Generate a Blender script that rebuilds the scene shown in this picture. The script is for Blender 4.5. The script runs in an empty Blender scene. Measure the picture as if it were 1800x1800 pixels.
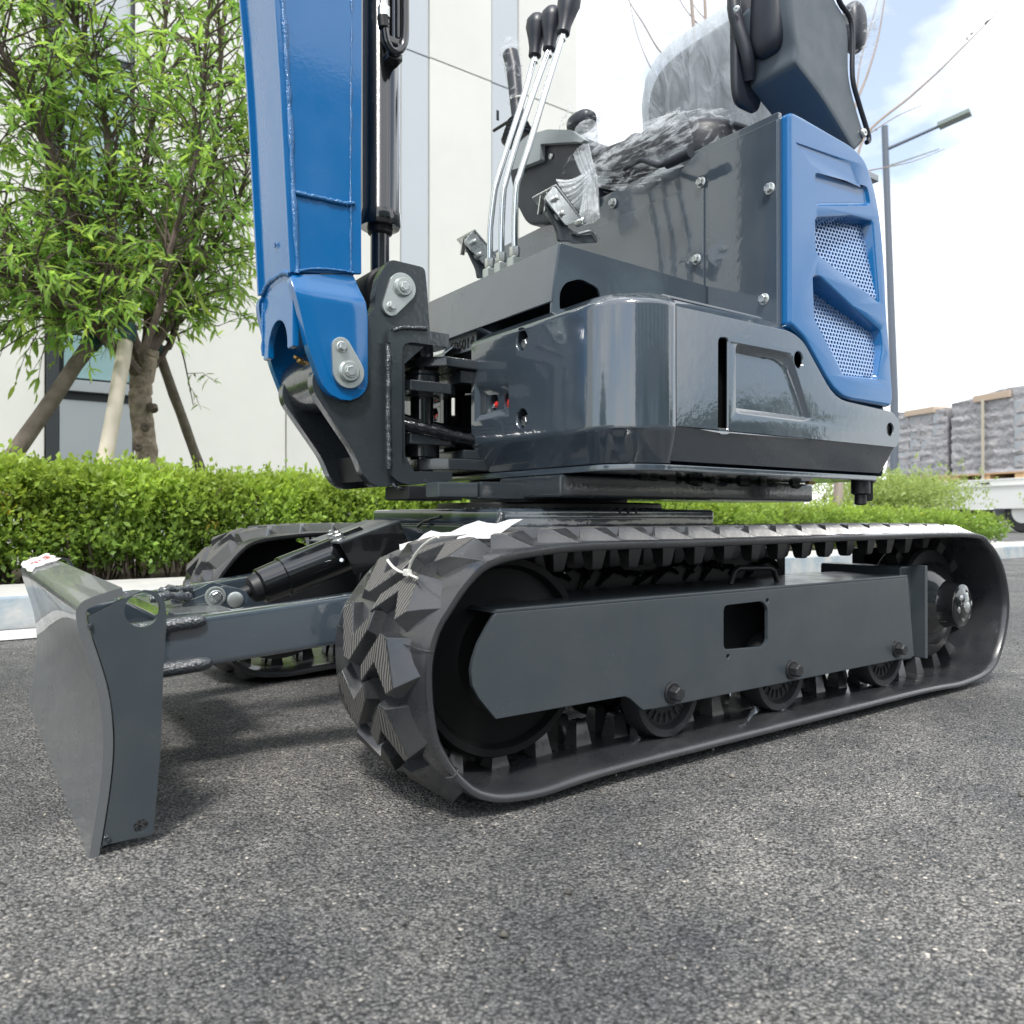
import bpy, bmesh, math, random
import numpy as np
from mathutils import Vector, Matrix
from mathutils.geometry import tessellate_polygon
R = math.radians
random.seed(7); rng = np.random.default_rng(7)
S = bpy.context.scene
COL = S.collection

# ------------------------------------------------------------------ camera, world, sun, exposure
cam = bpy.data.objects.new('camera', bpy.data.cameras.new('camera')); COL.objects.link(cam); S.camera = cam
cam.data.sensor_width = 36; cam.data.lens = 27.4; cam.data.clip_end = 3000; cam.data.clip_start = .01
cam.location = (-1.0, -.895, .42)
_a = math.atan2(1920, 1370); _p = math.atan2(8, 1370)
cam.rotation_euler = (math.pi/2+_p, 0, _a-math.pi/2)
cam.data.dof.use_dof = True; cam.data.dof.focus_distance = 1.5; cam.data.dof.aperture_fstop = 7
SUN = Vector((-.36, -.42, .83)).normalized()
world = bpy.data.worlds.new('World'); S.world = world; world.use_nodes = True
nt = world.node_tree; nt.nodes.clear(); N = nt.nodes.new; L = nt.links.new
o = N('ShaderNodeOutputWorld'); sky = N('ShaderNodeTexSky'); sky.sky_type = 'NISHITA'; sky.sun_disc = False
sky.sun_elevation = math.asin(SUN.z); sky.sun_rotation = math.atan2(SUN.x, SUN.y)
b1 = N('ShaderNodeBackground'); b1.inputs['Strength'].default_value = .15; L(sky.outputs[0], b1.inputs[0])
b2 = N('ShaderNodeBackground'); b2.inputs[0].default_value = (.965, .985, 1, 1); b2.inputs['Strength'].default_value = 1.15
tc = N('ShaderNodeTexCoord'); mp = N('ShaderNodeMapping'); mp.inputs['Scale'].default_value = (1, 1, 1.8); mp.inputs['Location'].default_value = (2.1, .4, .6)
L(tc.outputs['Generated'], mp.inputs[0])
nz = N('ShaderNodeTexNoise'); nz.inputs['Scale'].default_value = 2.3; nz.inputs['Detail'].default_value = 8; nz.inputs['Roughness'].default_value = .52
L(mp.outputs[0], nz.inputs[0])
cr = N('ShaderNodeValToRGB'); cr.color_ramp.elements[0].position = .41; cr.color_ramp.elements[1].position = .55
cr.color_ramp.elements[0].color = (.22, .22, .22, 1)
L(nz.outputs[0], cr.inputs[0])
mx = N('ShaderNodeMixShader'); L(cr.outputs[0], mx.inputs[0]); L(b1.outputs[0], mx.inputs[1]); L(b2.outputs[0], mx.inputs[2]); L(mx.outputs[0], o.inputs[0])
sun = bpy.data.objects.new('sun', bpy.data.lights.new('sun', 'SUN')); COL.objects.link(sun)
sun.data.energy = 2.3; sun.data.angle = R(9); sun.data.color = (1, .965, .91)
sun.rotation_euler = SUN.to_track_quat('Z', 'Y').to_euler(); sun.location = (0, 0, 20)
vs = S.view_settings; vs.view_transform = 'Standard'; vs.look = 'None'; vs.gamma = 1; vs.use_curve_mapping = False; vs.exposure = .78

# ------------------------------------------------------------------ materials
def mat(name, col, rough=.5, metal=0., spec=.5, coat=0., bump=None, var=None, trans=None, rvar=None, dust=None, cior=1.5):
    """bump=(scale,strength,distance) var=(scale,amount,colour2) rvar=(scale, lo, hi)"""
    m = bpy.data.materials.new(name); m.use_nodes = True; t = m.node_tree; p = t.nodes['Principled BSDF']
    p.inputs['Base Color'].default_value = (*col, 1); p.inputs['Roughness'].default_value = rough; p.inputs['Metallic'].default_value = metal
    p.inputs['Specular IOR Level'].default_value = spec; p.inputs['Coat Weight'].default_value = coat; p.inputs['Coat Roughness'].default_value = .03
    c = t.nodes.new('ShaderNodeTexCoord').outputs['Object']
    def noise(sc, det=4, ro=.5):
        n = t.nodes.new('ShaderNodeTexNoise'); n.inputs['Scale'].default_value = sc; n.inputs['Detail'].default_value = det; n.inputs['Roughness'].default_value = ro; t.links.new(c, n.inputs[0]); return n.outputs[0]
    if var:
        r = t.nodes.new('ShaderNodeValToRGB'); r.color_ramp.elements[0].position = .38; r.color_ramp.elements[1].position = .68
        r.color_ramp.elements[0].color = (*col, 1); r.color_ramp.elements[1].color = (*[a*(1-var[1])+b*var[1] for a, b in zip(col, var[2])], 1)
        t.links.new(noise(var[0], 6, .6), r.inputs[0]); t.links.new(r.outputs[0], p.inputs['Base Color'])
    p.inputs['Coat IOR'].default_value = cior
    if dust:
        v = t.nodes.new('ShaderNodeTexVoronoi'); v.inputs['Scale'].default_value = dust[0]; t.links.new(c, v.inputs['Vector'])
        r1 = t.nodes.new('ShaderNodeValToRGB'); r1.color_ramp.elements[0].position = .05; r1.color_ramp.elements[0].color = (1, 1, 1, 1); r1.color_ramp.elements[1].position = .13; r1.color_ramp.elements[1].color = (0, 0, 0, 1); t.links.new(v.outputs['Distance'], r1.inputs[0])
        r2 = t.nodes.new('ShaderNodeValToRGB'); r2.color_ramp.elements[0].position = .5; r2.color_ramp.elements[1].position = .68; t.links.new(noise(7, 6, .7), r2.inputs[0])
        mu = t.nodes.new('ShaderNodeMath'); mu.operation = 'MULTIPLY'; t.links.new(r1.outputs[0], mu.inputs[0]); t.links.new(r2.outputs[0], mu.inputs[1])
        m3 = t.nodes.new('ShaderNodeMath'); m3.operation = 'MULTIPLY'; t.links.new(mu.outputs[0], m3.inputs[0]); m3.inputs[1].default_value = dust[1]
        mc = t.nodes.new('ShaderNodeMix'); mc.data_type = 'RGBA'; t.links.new(m3.outputs[0], mc.inputs[0]); mc.inputs[7].default_value = (.34, .32, .29, 1)
        src = p.inputs['Base Color'].links[0].from_socket if p.inputs['Base Color'].links else None
        if src: t.links.new(src, mc.inputs[6])
        else: mc.inputs[6].default_value = (*col, 1)
        t.links.new(mc.outputs[2], p.inputs['Base Color'])
    if rvar:
        q = t.nodes.new('ShaderNodeMapRange'); q.inputs['From Min'].default_value = .35; q.inputs['From Max'].default_value = .7
        q.inputs['To Min'].default_value = rvar[1]; q.inputs['To Max'].default_value = rvar[2]
        t.links.new(noise(rvar[0], 5, .6), q.inputs[0]); t.links.new(q.outputs[0], p.inputs['Roughness'])
    if bump:
        bb = t.nodes.new('ShaderNodeBump'); bb.inputs['Strength'].default_value = bump[1]; bb.inputs['Distance'].default_value = bump[2]
        t.links.new(noise(bump[0], 3), bb.inputs['Height']); t.links.new(bb.outputs[0], p.inputs['Normal'])
        if coat: t.links.new(bb.outputs[0], p.inputs['Coat Normal'])
    if trans:
        tr = t.nodes.new('ShaderNodeBsdfTranslucent'); tr.inputs[0].default_value = (*trans[1], 1)
        ms = t.nodes.new('ShaderNodeMixShader'); ms.inputs[0].default_value = trans[0]
        t.links.new(p.outputs[0], ms.inputs[1]); t.links.new(tr.outputs[0], ms.inputs[2]); t.links.new(ms.outputs[0], t.nodes['Material Output'].inputs[0])
    return m
M = {}
M['grey'] = mat('grey_gloss_paint', (.046, .062, .080), .16, coat=1., bump=(55, .13, .0015), cior=1.75, dust=(170, .35), rvar=(9, .1, .3), var=(5, .25, (.075, .095, .11)))
M['greyflat'] = mat('grey_satin_paint', (.040, .051, .060), .36, coat=.25, bump=(260, .12, .001), dust=(150, .6), rvar=(14, .28, .5), var=(6, .35, (.065, .072, .076)))
M['blade'] = mat('grey_blade_paint', (.105, .113, .118), .34, coat=.4, rvar=(8, .26, .42), dust=(140, .4), var=(3, .4, (.13, .135, .135)))
M['post'] = mat('grey_post_paint', (.030, .037, .043), .22, coat=.8, bump=(110, .18, .0015), rvar=(9, .15, .35))
M['blue'] = mat('blue_gloss_paint', (.0005, .115, .33), .2, coat=.6, cior=1.5, bump=(130, .10, .001), rvar=(7, .12, .3))
M['blueweld'] = mat('blue_weld_paint', (.0005, .115, .32), .22, coat=.6, bump=(260, .9, .003))
M['greyweld'] = mat('grey_weld_paint', (.032, .04, .048), .18, coat=1., bump=(240, .9, .003))
M['black'] = mat('black_gloss_paint', (.008, .009, .010), .14, coat=1., bump=(80, .06, .001))
M['dark'] = mat('black_dull_steel', (.010, .011, .013), .5, bump=(120, .2, .001))
M['idler'] = mat('black_idler_shade', (.006, .0065, .007), .6, spec=.25, bump=(100, .3, .001))  # black deepened for shade around the idler and behind cover openings
M['cast'] = mat('black_cast_iron', (.016, .018, .02), .55, bump=(220, .6, .002))
M['rubber'] = mat('black_track_rubber', (.024, .026, .030), .28, spec=.7, coat=.35, bump=(70, .2, .0015), dust=(210, .7), rvar=(12, .20, .42), var=(9, .45, (.055, .055, .052)))
M['tread'] = mat('worn_tread_rubber', (.075, .073, .07), .65, spec=.3, var=(60, .6, (.12, .115, .105)), bump=(300, .5, .001))
M['zinc'] = mat('zinc_plated_steel', (.62, .64, .63), .3, metal=1., bump=(200, .2, .001), rvar=(60, .22, .45))
M['zincpale'] = mat('pale_zinc_plate', (.50, .54, .52), .36, metal=.75, bump=(150, .15, .001))
M['chrome'] = mat('polished_steel_rod', (.72, .75, .76), .12, metal=1.)
M['plastic'] = mat('black_moulded_plastic', (.016, .02, .03), .42, bump=(500, .2, .0005), rvar=(20, .35, .5))
M['plasticgrey'] = mat('slate_moulded_plastic', (.045, .058, .07), .5, bump=(500, .25, .0005))
M['greyplastic'] = mat('light_grey_plastic', (.30, .33, .34), .5, bump=(400, .15, .0005))
M['pod'] = mat('slate_armrest_plastic', (.075, .095, .115), .45, bump=(500, .2, .0005), rvar=(20, .4, .55))
M['vinyl'] = mat('black_seat_vinyl', (.010, .012, .018), .45, bump=(60, .3, .002))
M['red'] = mat('red_plastic', (.55, .03, .02), .3)
M['brass'] = mat('brass_nipple', (.5, .33, .12), .35, metal=1.)
M['paper'] = mat('white_paper', (.78, .77, .76), .6, bump=(40, .3, .003), trans=(.25, (.8, .8, .8)))
M['ink'] = mat('red_ink', (.55, .12, .12), .7)
M['tie'] = mat('white_nylon', (.78, .77, .72), .35, trans=(.2, (.8, .8, .75)))
M['wall'] = mat('cream_wall_panel', (.66, .665, .625), .7, bump=(6, .15, .01), var=(.6, .5, (.53, .54, .51)))
M['wallgrey'] = mat('pale_grey_panel', (.46, .50, .53), .55, var=(1.2, .5, (.43, .47, .50)))
M['slate'] = mat('grey_spandrel', (.26, .29, .31), .45, var=(2, .4, (.31, .33, .34)))
M['frame'] = mat('dark_window_frame', (.035, .04, .045), .4)
M['glass'] = mat('pale_blue_window_glass', (.22, .34, .36), .05, spec=.8, coat=.6)
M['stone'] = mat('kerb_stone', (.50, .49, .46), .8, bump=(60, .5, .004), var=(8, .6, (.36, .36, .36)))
M['kerbface'] = mat('kerb_side_bluish', (.26, .32, .36), .8, bump=(60, .5, .004), var=(6, .9, (.48, .47, .44)))  # kerb sides darker and bluer than the tops, with stone-coloured patches
M['soil'] = mat('planter_soil', (.07, .05, .035), .95, bump=(50, .8, .02), var=(14, .6, (.12, .09, .06)))
M['roadpaint'] = mat('white_road_paint', (.62, .62, .60), .7, var=(24, .6, (.35, .35, .35)), bump=(150, .5, .003))
M['bark'] = mat('mottled_tree_bark', (.33, .27, .21), .9, bump=(45, .9, .01), var=(18, .9, (.10, .075, .055)))
M['limb'] = mat('brown_limb_bark', (.085, .062, .05), .9, bump=(60, .7, .006), var=(30, .6, (.15, .12, .1)))
M['stake'] = mat('weathered_stake_wood', (.17, .14, .115), .85, bump=(40, .7, .006), var=(18, .8, (.09, .07, .055)))
M['stakepale'] = mat('peeled_stake_wood', (.60, .54, .45), .75, bump=(30, .3, .004), var=(7, .6, (.45, .38, .3)))
M['wrap'] = mat('dark_green_binding', (.01, .05, .045), .7)
def leafmat(name, col, tr, f=.45, rough=.45):
    m = mat(name, col, rough, spec=.4, trans=(f, tr)); t = m.node_tree
    p = t.nodes['Principled BSDF']; tb = [n for n in t.nodes if n.type == 'BSDF_TRANSLUCENT'][0]
    at = t.nodes.new('ShaderNodeAttribute'); at.attribute_name = 'tint'
    for sock, c in ((p.inputs['Base Color'], col), (tb.inputs[0], tr)):
        mm = t.nodes.new('ShaderNodeMix'); mm.data_type = 'RGBA'; mm.blend_type = 'MULTIPLY'; mm.inputs[0].default_value = 1
        mm.inputs[6].default_value = (*c, 1); t.links.new(at.outputs['Color'], mm.inputs[7]); t.links.new(mm.outputs[2], sock)
    return m
M['leaf'] = leafmat('peach_tree_leaf', (.19, .35, .085), (.38, .62, .13), .5)
M['hedge'] = leafmat('box_hedge_leaf', (.25, .37, .08), (.44, .58, .10), .42)
M['treeleaf'] = leafmat('broad_tree_leaf', (.045, .085, .02), (.09, .16, .02), .4)
def filmmat(name, opac, col=(.86, .9, .93), bs=26, bst=1., scale=(1, 1, 1), lohi=(.35, .68)):
    m = bpy.data.materials.new(name); m.use_nodes = True; t = m.node_tree; p = t.nodes['Principled BSDF']
    p.inputs['Base Color'].default_value = (*col, 1); p.inputs['Roughness'].default_value = .16; p.inputs['Specular IOR Level'].default_value = .7
    tc = t.nodes.new('ShaderNodeTexCoord'); mpp = t.nodes.new('ShaderNodeMapping'); mpp.inputs['Scale'].default_value = scale
    t.links.new(tc.outputs['Object'], mpp.inputs[0])
    n = t.nodes.new('ShaderNodeTexNoise'); n.inputs['Scale'].default_value = bs; n.inputs['Detail'].default_value = 4; n.inputs['Distortion'].default_value = 1.2
    t.links.new(mpp.outputs[0], n.inputs[0])
    b = t.nodes.new('ShaderNodeBump'); b.inputs['Strength'].default_value = bst; b.inputs['Distance'].default_value = .012
    t.links.new(n.outputs[0], b.inputs['Height']); t.links.new(b.outputs[0], p.inputs['Normal'])
    tr = t.nodes.new('ShaderNodeBsdfTransparent'); tl = t.nodes.new('ShaderNodeBsdfTranslucent'); tl.inputs[0].default_value = (*col, 1)
    m1 = t.nodes.new('ShaderNodeMixShader'); m1.inputs[0].default_value = .4
    t.links.new(p.outputs[0], m1.inputs[1]); t.links.new(tl.outputs[0], m1.inputs[2])
    mr = t.nodes.new('ShaderNodeMapRange'); mr.inputs['From Min'].default_value = lohi[0]; mr.inputs['From Max'].default_value = lohi[1]
    mr.inputs['To Min'].default_value = opac[0]; mr.inputs['To Max'].default_value = opac[1]; t.links.new(n.outputs[0], mr.inputs[0])
    m2 = t.nodes.new('ShaderNodeMixShader'); t.links.new(mr.outputs[0], m2.inputs[0]); t.links.new(tr.outputs[0], m2.inputs[1]); t.links.new(m1.outputs[0], m2.inputs[2])
    t.links.new(m2.outputs[0], t.nodes['Material Output'].inputs[0]); return m
M['film'] = filmmat('clear_plastic_film', (.02, .62), scale=(1, .35, 1), bs=30, lohi=(.50, .68))
M['filmback'] = filmmat('hazy_plastic_film', (.5, .85), col=(.72, .78, .84), scale=(1, 1, .4), bs=16)
M['filmthick'] = filmmat('milky_plastic_film', (.22, .65), bs=24, scale=(1, .4, 1))

# ------------------------------------------------------------------ object helpers
ORG = {}
def tag(o, label=None, cat=None, group=None, kind=None):
    if label: o['label'] = label
    if cat: o['category'] = cat
    if group: o['group'] = group
    if kind: o['kind'] = kind
    return o
def thing(name, label, cat, loc=(0, 0, 0), group=None):
    o = bpy.data.objects.new(name, None); COL.objects.link(o); o.location = loc; o.empty_display_size = .05
    ORG[o] = Vector(loc); return tag(o, label, cat, group)
def link(name, me, m, parent=None, sharp=35, wn=False, smooth=True):
    """mesh vertices are in world space; origin goes to their bounding-box centre"""
    n = len(me.vertices); co = np.empty(n*3, np.float32); me.vertices.foreach_get('co', co); co = co.reshape(-1, 3)
    c = (co.min(0)+co.max(0))/2; co -= c; me.vertices.foreach_set('co', co.ravel())
    if m is not None and not me.materials:
        for q in (m if isinstance(m, (list, tuple)) else [m]): me.materials.append(M[q] if isinstance(q, str) else q)
    if smooth:
        me.polygons.foreach_set('use_smooth', np.ones(len(me.polygons), bool)); me.set_sharp_from_angle(angle=R(sharp))
    me.update()
    o = bpy.data.objects.new(name, me); COL.objects.link(o); c = Vector([float(v) for v in c]); ORG[o] = c
    if parent is not None: o.parent = parent; o.location = c-ORG[parent]
    else: o.location = c
    if wn:
        w = o.modifiers.new('wn', 'WEIGHTED_NORMAL'); w.keep_sharp = True
    return o
def bmfin(name, bm, m, parent=None, bevel=0, seg=2, sharp=35, label=None):
    bmesh.ops.recalc_face_normals(bm, faces=bm.faces)
    if bevel:
        es = [e for e in bm.edges if len(e.link_faces) == 2 and e.calc_face_angle(0) > R(28)]
        bmesh.ops.bevel(bm, geom=es, offset=bevel, segments=seg, profile=.5, affect='EDGES', clamp_overlap=True)
    me = bpy.data.meshes.new(name); bm.to_mesh(me); bm.free()
    o = link(name, me, m, parent, sharp=42 if bevel else sharp, wn=bool(bevel))
    if label: o['label'] = label
    return o
def prism_bm(bm, loops, f0, f1):
    """loops = [outer, hole, hole...] 2D; f0/f1 map (u,v) to the two cap points"""
    allp = [p for l in loops for p in l]
    va = [bm.verts.new(f0(*p)) for p in allp]; vb = [bm.verts.new(f1(*p)) for p in allp]
    if len(loops) == 1 :
        bm.faces.new(va); bm.faces.new(vb[::-1])
    else:
        for t in tessellate_polygon([[Vector((p[0], p[1], 0)) for p in l] for l in loops]):
            try: bm.faces.new([va[i] for i in t]); bm.faces.new([vb[i] for i in t[::-1]])
            except ValueError: pass
    k = 0
    for l in loops:
        n = len(l)
        for i in range(n):
            a, b = k+i, k+(i+1) % n
            bm.faces.new([va[a], va[b], vb[b], vb[a]])
        k += n
def plate(name, pts, y0, y1, m, parent=None, holes=(), bevel=.0015, **k):
    bm = bmesh.new(); prism_bm(bm, [list(pts)]+[list(h) for h in holes], lambda u, v: (u, y0, v), lambda u, v: (u, y1, v))
    return bmfin(name, bm, m, parent, bevel, **k)
def platex(name, pts, x0, x1, m, parent=None, holes=(), bevel=.0015, **k):
    bm = bmesh.new(); prism_bm(bm, [list(pts)]+[list(h) for h in holes], lambda u, v: (x0, u, v), lambda u, v: (x1, u, v))
    return bmfin(name, bm, m, parent, bevel, **k)
def platez(name, pts, z0, z1, m, parent=None, holes=(), bevel=.0015, **k):
    bm = bmesh.new(); prism_bm(bm, [list(pts)]+[list(h) for h in holes], lambda u, v: (u, v, z0), lambda u, v: (u, v, z1))
    return bmfin(name, bm, m, parent, bevel, **k)
def box(name, a, b, m, parent=None, bevel=.002, **k):
    return plate(name, [(a[0], a[2]), (b[0], a[2]), (b[0], b[2]), (a[0], b[2])], a[1], b[1], m, parent, bevel=bevel, **k)
def beam(name, p0, p1, w, h, m, parent=None, bevel=.003, up=(0, 0, 1), **k):
    p0, p1 = Vector(p0), Vector(p1); d = (p1-p0).normalized(); s = d.cross(Vector(up)).normalized(); u = s.cross(d)
    bm = bmesh.new(); q = [(-w/2, -h/2), (w/2, -h/2), (w/2, h/2), (-w/2, h/2)]
    prism_bm(bm, [q], lambda a, b: p0+s*a+u*b, lambda a, b: p1+s*a+u*b); return bmfin(name, bm, m, parent, bevel, **k)
def circ(cx, cy, r, n=20, ry=None): return [(cx+r*math.cos(2*math.pi*i/n), cy+(ry or r)*math.sin(2*math.pi*i/n)) for i in range(n)]
def rounded(pts, r, n=4):
    """fillet every corner of a polygon with radius r (scalar or list)"""
    out = []; N_ = len(pts)
    for i in range(N_):
        ri = r[i] if isinstance(r, (list, tuple)) else r
        p, a, b = Vector(pts[i]), Vector(pts[i-1]), Vector(pts[(i+1) % N_])
        if ri <= 0: out.append(tuple(p)); continue
        da, db = (a-p), (b-p); la, lb = da.length, db.length; da /= la; db /= lb
        t = min(ri, la*.45, lb*.45)
        for j in range(n+1):
            s = j/n; out.append(tuple((p+da*t)*(1-s)**2 + p*2*s*(1-s) + (p+db*t)*s*s))
    return out
def basis(d):
    d = Vector(d).normalized(); a = Vector((0, 0, 1)) if abs(d.z) < .9 else Vector((1, 0, 0))
    u = d.cross(a).normalized(); return d, u, d.cross(u)
def lathe_bm(bm, p0, d, prof, seg=24, ph=0, closed=True):
    d, u, v = basis(d); p0 = Vector(p0); rings = []
    for (t, r) in prof:
        rings.append([bm.verts.new(p0+d*t+(u*math.cos(ph+2*math.pi*i/seg)+v*math.sin(ph+2*math.pi*i/seg))*r) for i in range(seg)])
    for a, b in zip(rings, rings[1:]):
        for i in range(seg): bm.faces.new([a[i], a[(i+1) % seg], b[(i+1) % seg], b[i]])
    if closed: bm.faces.new(rings[0][::-1]); bm.faces.new(rings[-1])
def lathe(name, p0, d, prof, m, parent=None, seg=24, **k):
    bm = bmesh.new(); lathe_bm(bm, p0, d, prof, seg); return bmfin(name, bm, m, parent, **k)
def cyl(name, p0, p1, r, m, parent=None, seg=24, c=.002, **k):
    p0, p1 = Vector(p0), Vector(p1); l = (p1-p0).length; c = min(c, r*.3, l*.3)
    return lathe(name, p0, p1-p0, [(0, r-c), (c, r), (l-c, r), (l, r-c)], m, parent, seg, **k)
def tube_bm(bm, pts, r, seg=8):
    pts = [Vector(p) for p in pts]; n = len(pts); rr = r if isinstance(r, (list, tuple)) else [r]*n
    prev = None; u = None
    for i in range(n):
        d = (pts[min(i+1, n-1)]-pts[max(i-1, 0)]).normalized()
        if u is None: _, u, _ = basis(d)
        u = (u-d*u.dot(d)).normalized(); v = d.cross(u)
        ring = [bm.verts.new(pts[i]+(u*math.cos(2*math.pi*j/seg)+v*math.sin(2*math.pi*j/seg))*rr[i]) for j in range(seg)]
        if prev:
            for j in range(seg): bm.faces.new([prev[j], prev[(j+1) % seg], ring[(j+1) % seg], ring[j]])
        else: bm.faces.new(ring[::-1])
        prev = ring
    bm.faces.new(prev)
def tube(name, pts, r, m, parent=None, seg=8, **k):
    bm = bmesh.new(); tube_bm(bm, pts, r, seg); return bmfin(name, bm, m, parent, sharp=60, **k)
def crs(pts, n=8, closed=False):
    P = [Vector(p) for p in pts]; out = []; N_ = len(P)
    for i in range(N_ if closed else N_-1):
        if closed: a, b, c, d = P[i-1], P[i], P[(i+1) % N_], P[(i+2) % N_]
        else: a, b, c, d = P[max(i-1, 0)], P[i], P[i+1], P[min(i+2, N_-1)]
        for j in range(n):
            t = j/n; out.append(.5*((2*b)+(c-a)*t+(2*a-5*b+4*c-d)*t*t+(3*b-a-3*c+d)*t**3))
    if not closed: out.append(P[-1])
    return out
def weld(name, pts, r, m, parent, wob=.35):
    P = crs(pts, 10); P2 = []; rr = []
    for i, p in enumerate(P): P2.append(p+Vector((random.uniform(-1, 1), random.uniform(-1, 1), random.uniform(-1, 1)))*r*wob*.5); rr.append(r*random.uniform(1-wob, 1+wob*.6))
    return tube(name, P2, rr, m, parent, 7)
def bolt(p, d, r, m='zinc', parent=None, h=None, name='bolt', washer=True):
    """hex head with a flange, standing on p and pointing along d"""
    h = h or r*.75; bm = bmesh.new(); f = 0
    if washer: lathe_bm(bm, p, d, [(0, r*1.35), (r*.12, r*1.35), (r*.2, r*1.2)], 18); f = r*.18
    lathe_bm(bm, Vector(p)+Vector(d).normalized()*f, d, [(0, r), (h*.85, r), (h, r*.86)], 6, ph=random.random())
    return bmfin(name, bm, m, parent, 0, sharp=25)
def pan(p, d, r, m, parent, name='screw'):
    return lathe(name, p, d, [(0, r), (r*.3, r), (r*.55, r*.75), (r*.6, r*.4), (r*.4, r*.36), (r*.35, .0004)], m, parent, 16)
def npmesh(name, verts, faces4, mats, parent=None, tint=None, kind=None, smooth=False, matidx=None):
    """faces4: (n,4) int array"""
    me = bpy.data.meshes.new(name); nv, nf = len(verts), len(faces4); k = faces4.shape[1]
    me.vertices.add(nv); me.vertices.foreach_set('co', np.asarray(verts, np.float32).ravel())
    me.loops.add(nf*k); me.loops.foreach_set('vertex_index', faces4.astype(np.int32).ravel())
    me.polygons.add(nf); me.polygons.foreach_set('loop_start', np.arange(nf, dtype=np.int32)*k)
    if matidx is not None: me.polygons.foreach_set('material_index', matidx.astype(np.int32))
    me.update(calc_edges=True)
    if tint is not None:
        at = me.color_attributes.new('tint', 'FLOAT_COLOR', 'POINT'); c = np.ones((nv, 4), np.float32); c[:, :3] = tint; at.data.foreach_set('color', c.ravel())
    o = link(name, me, mats, parent, smooth=smooth, sharp=80)
    if kind: o['kind'] = kind
    return o

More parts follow.
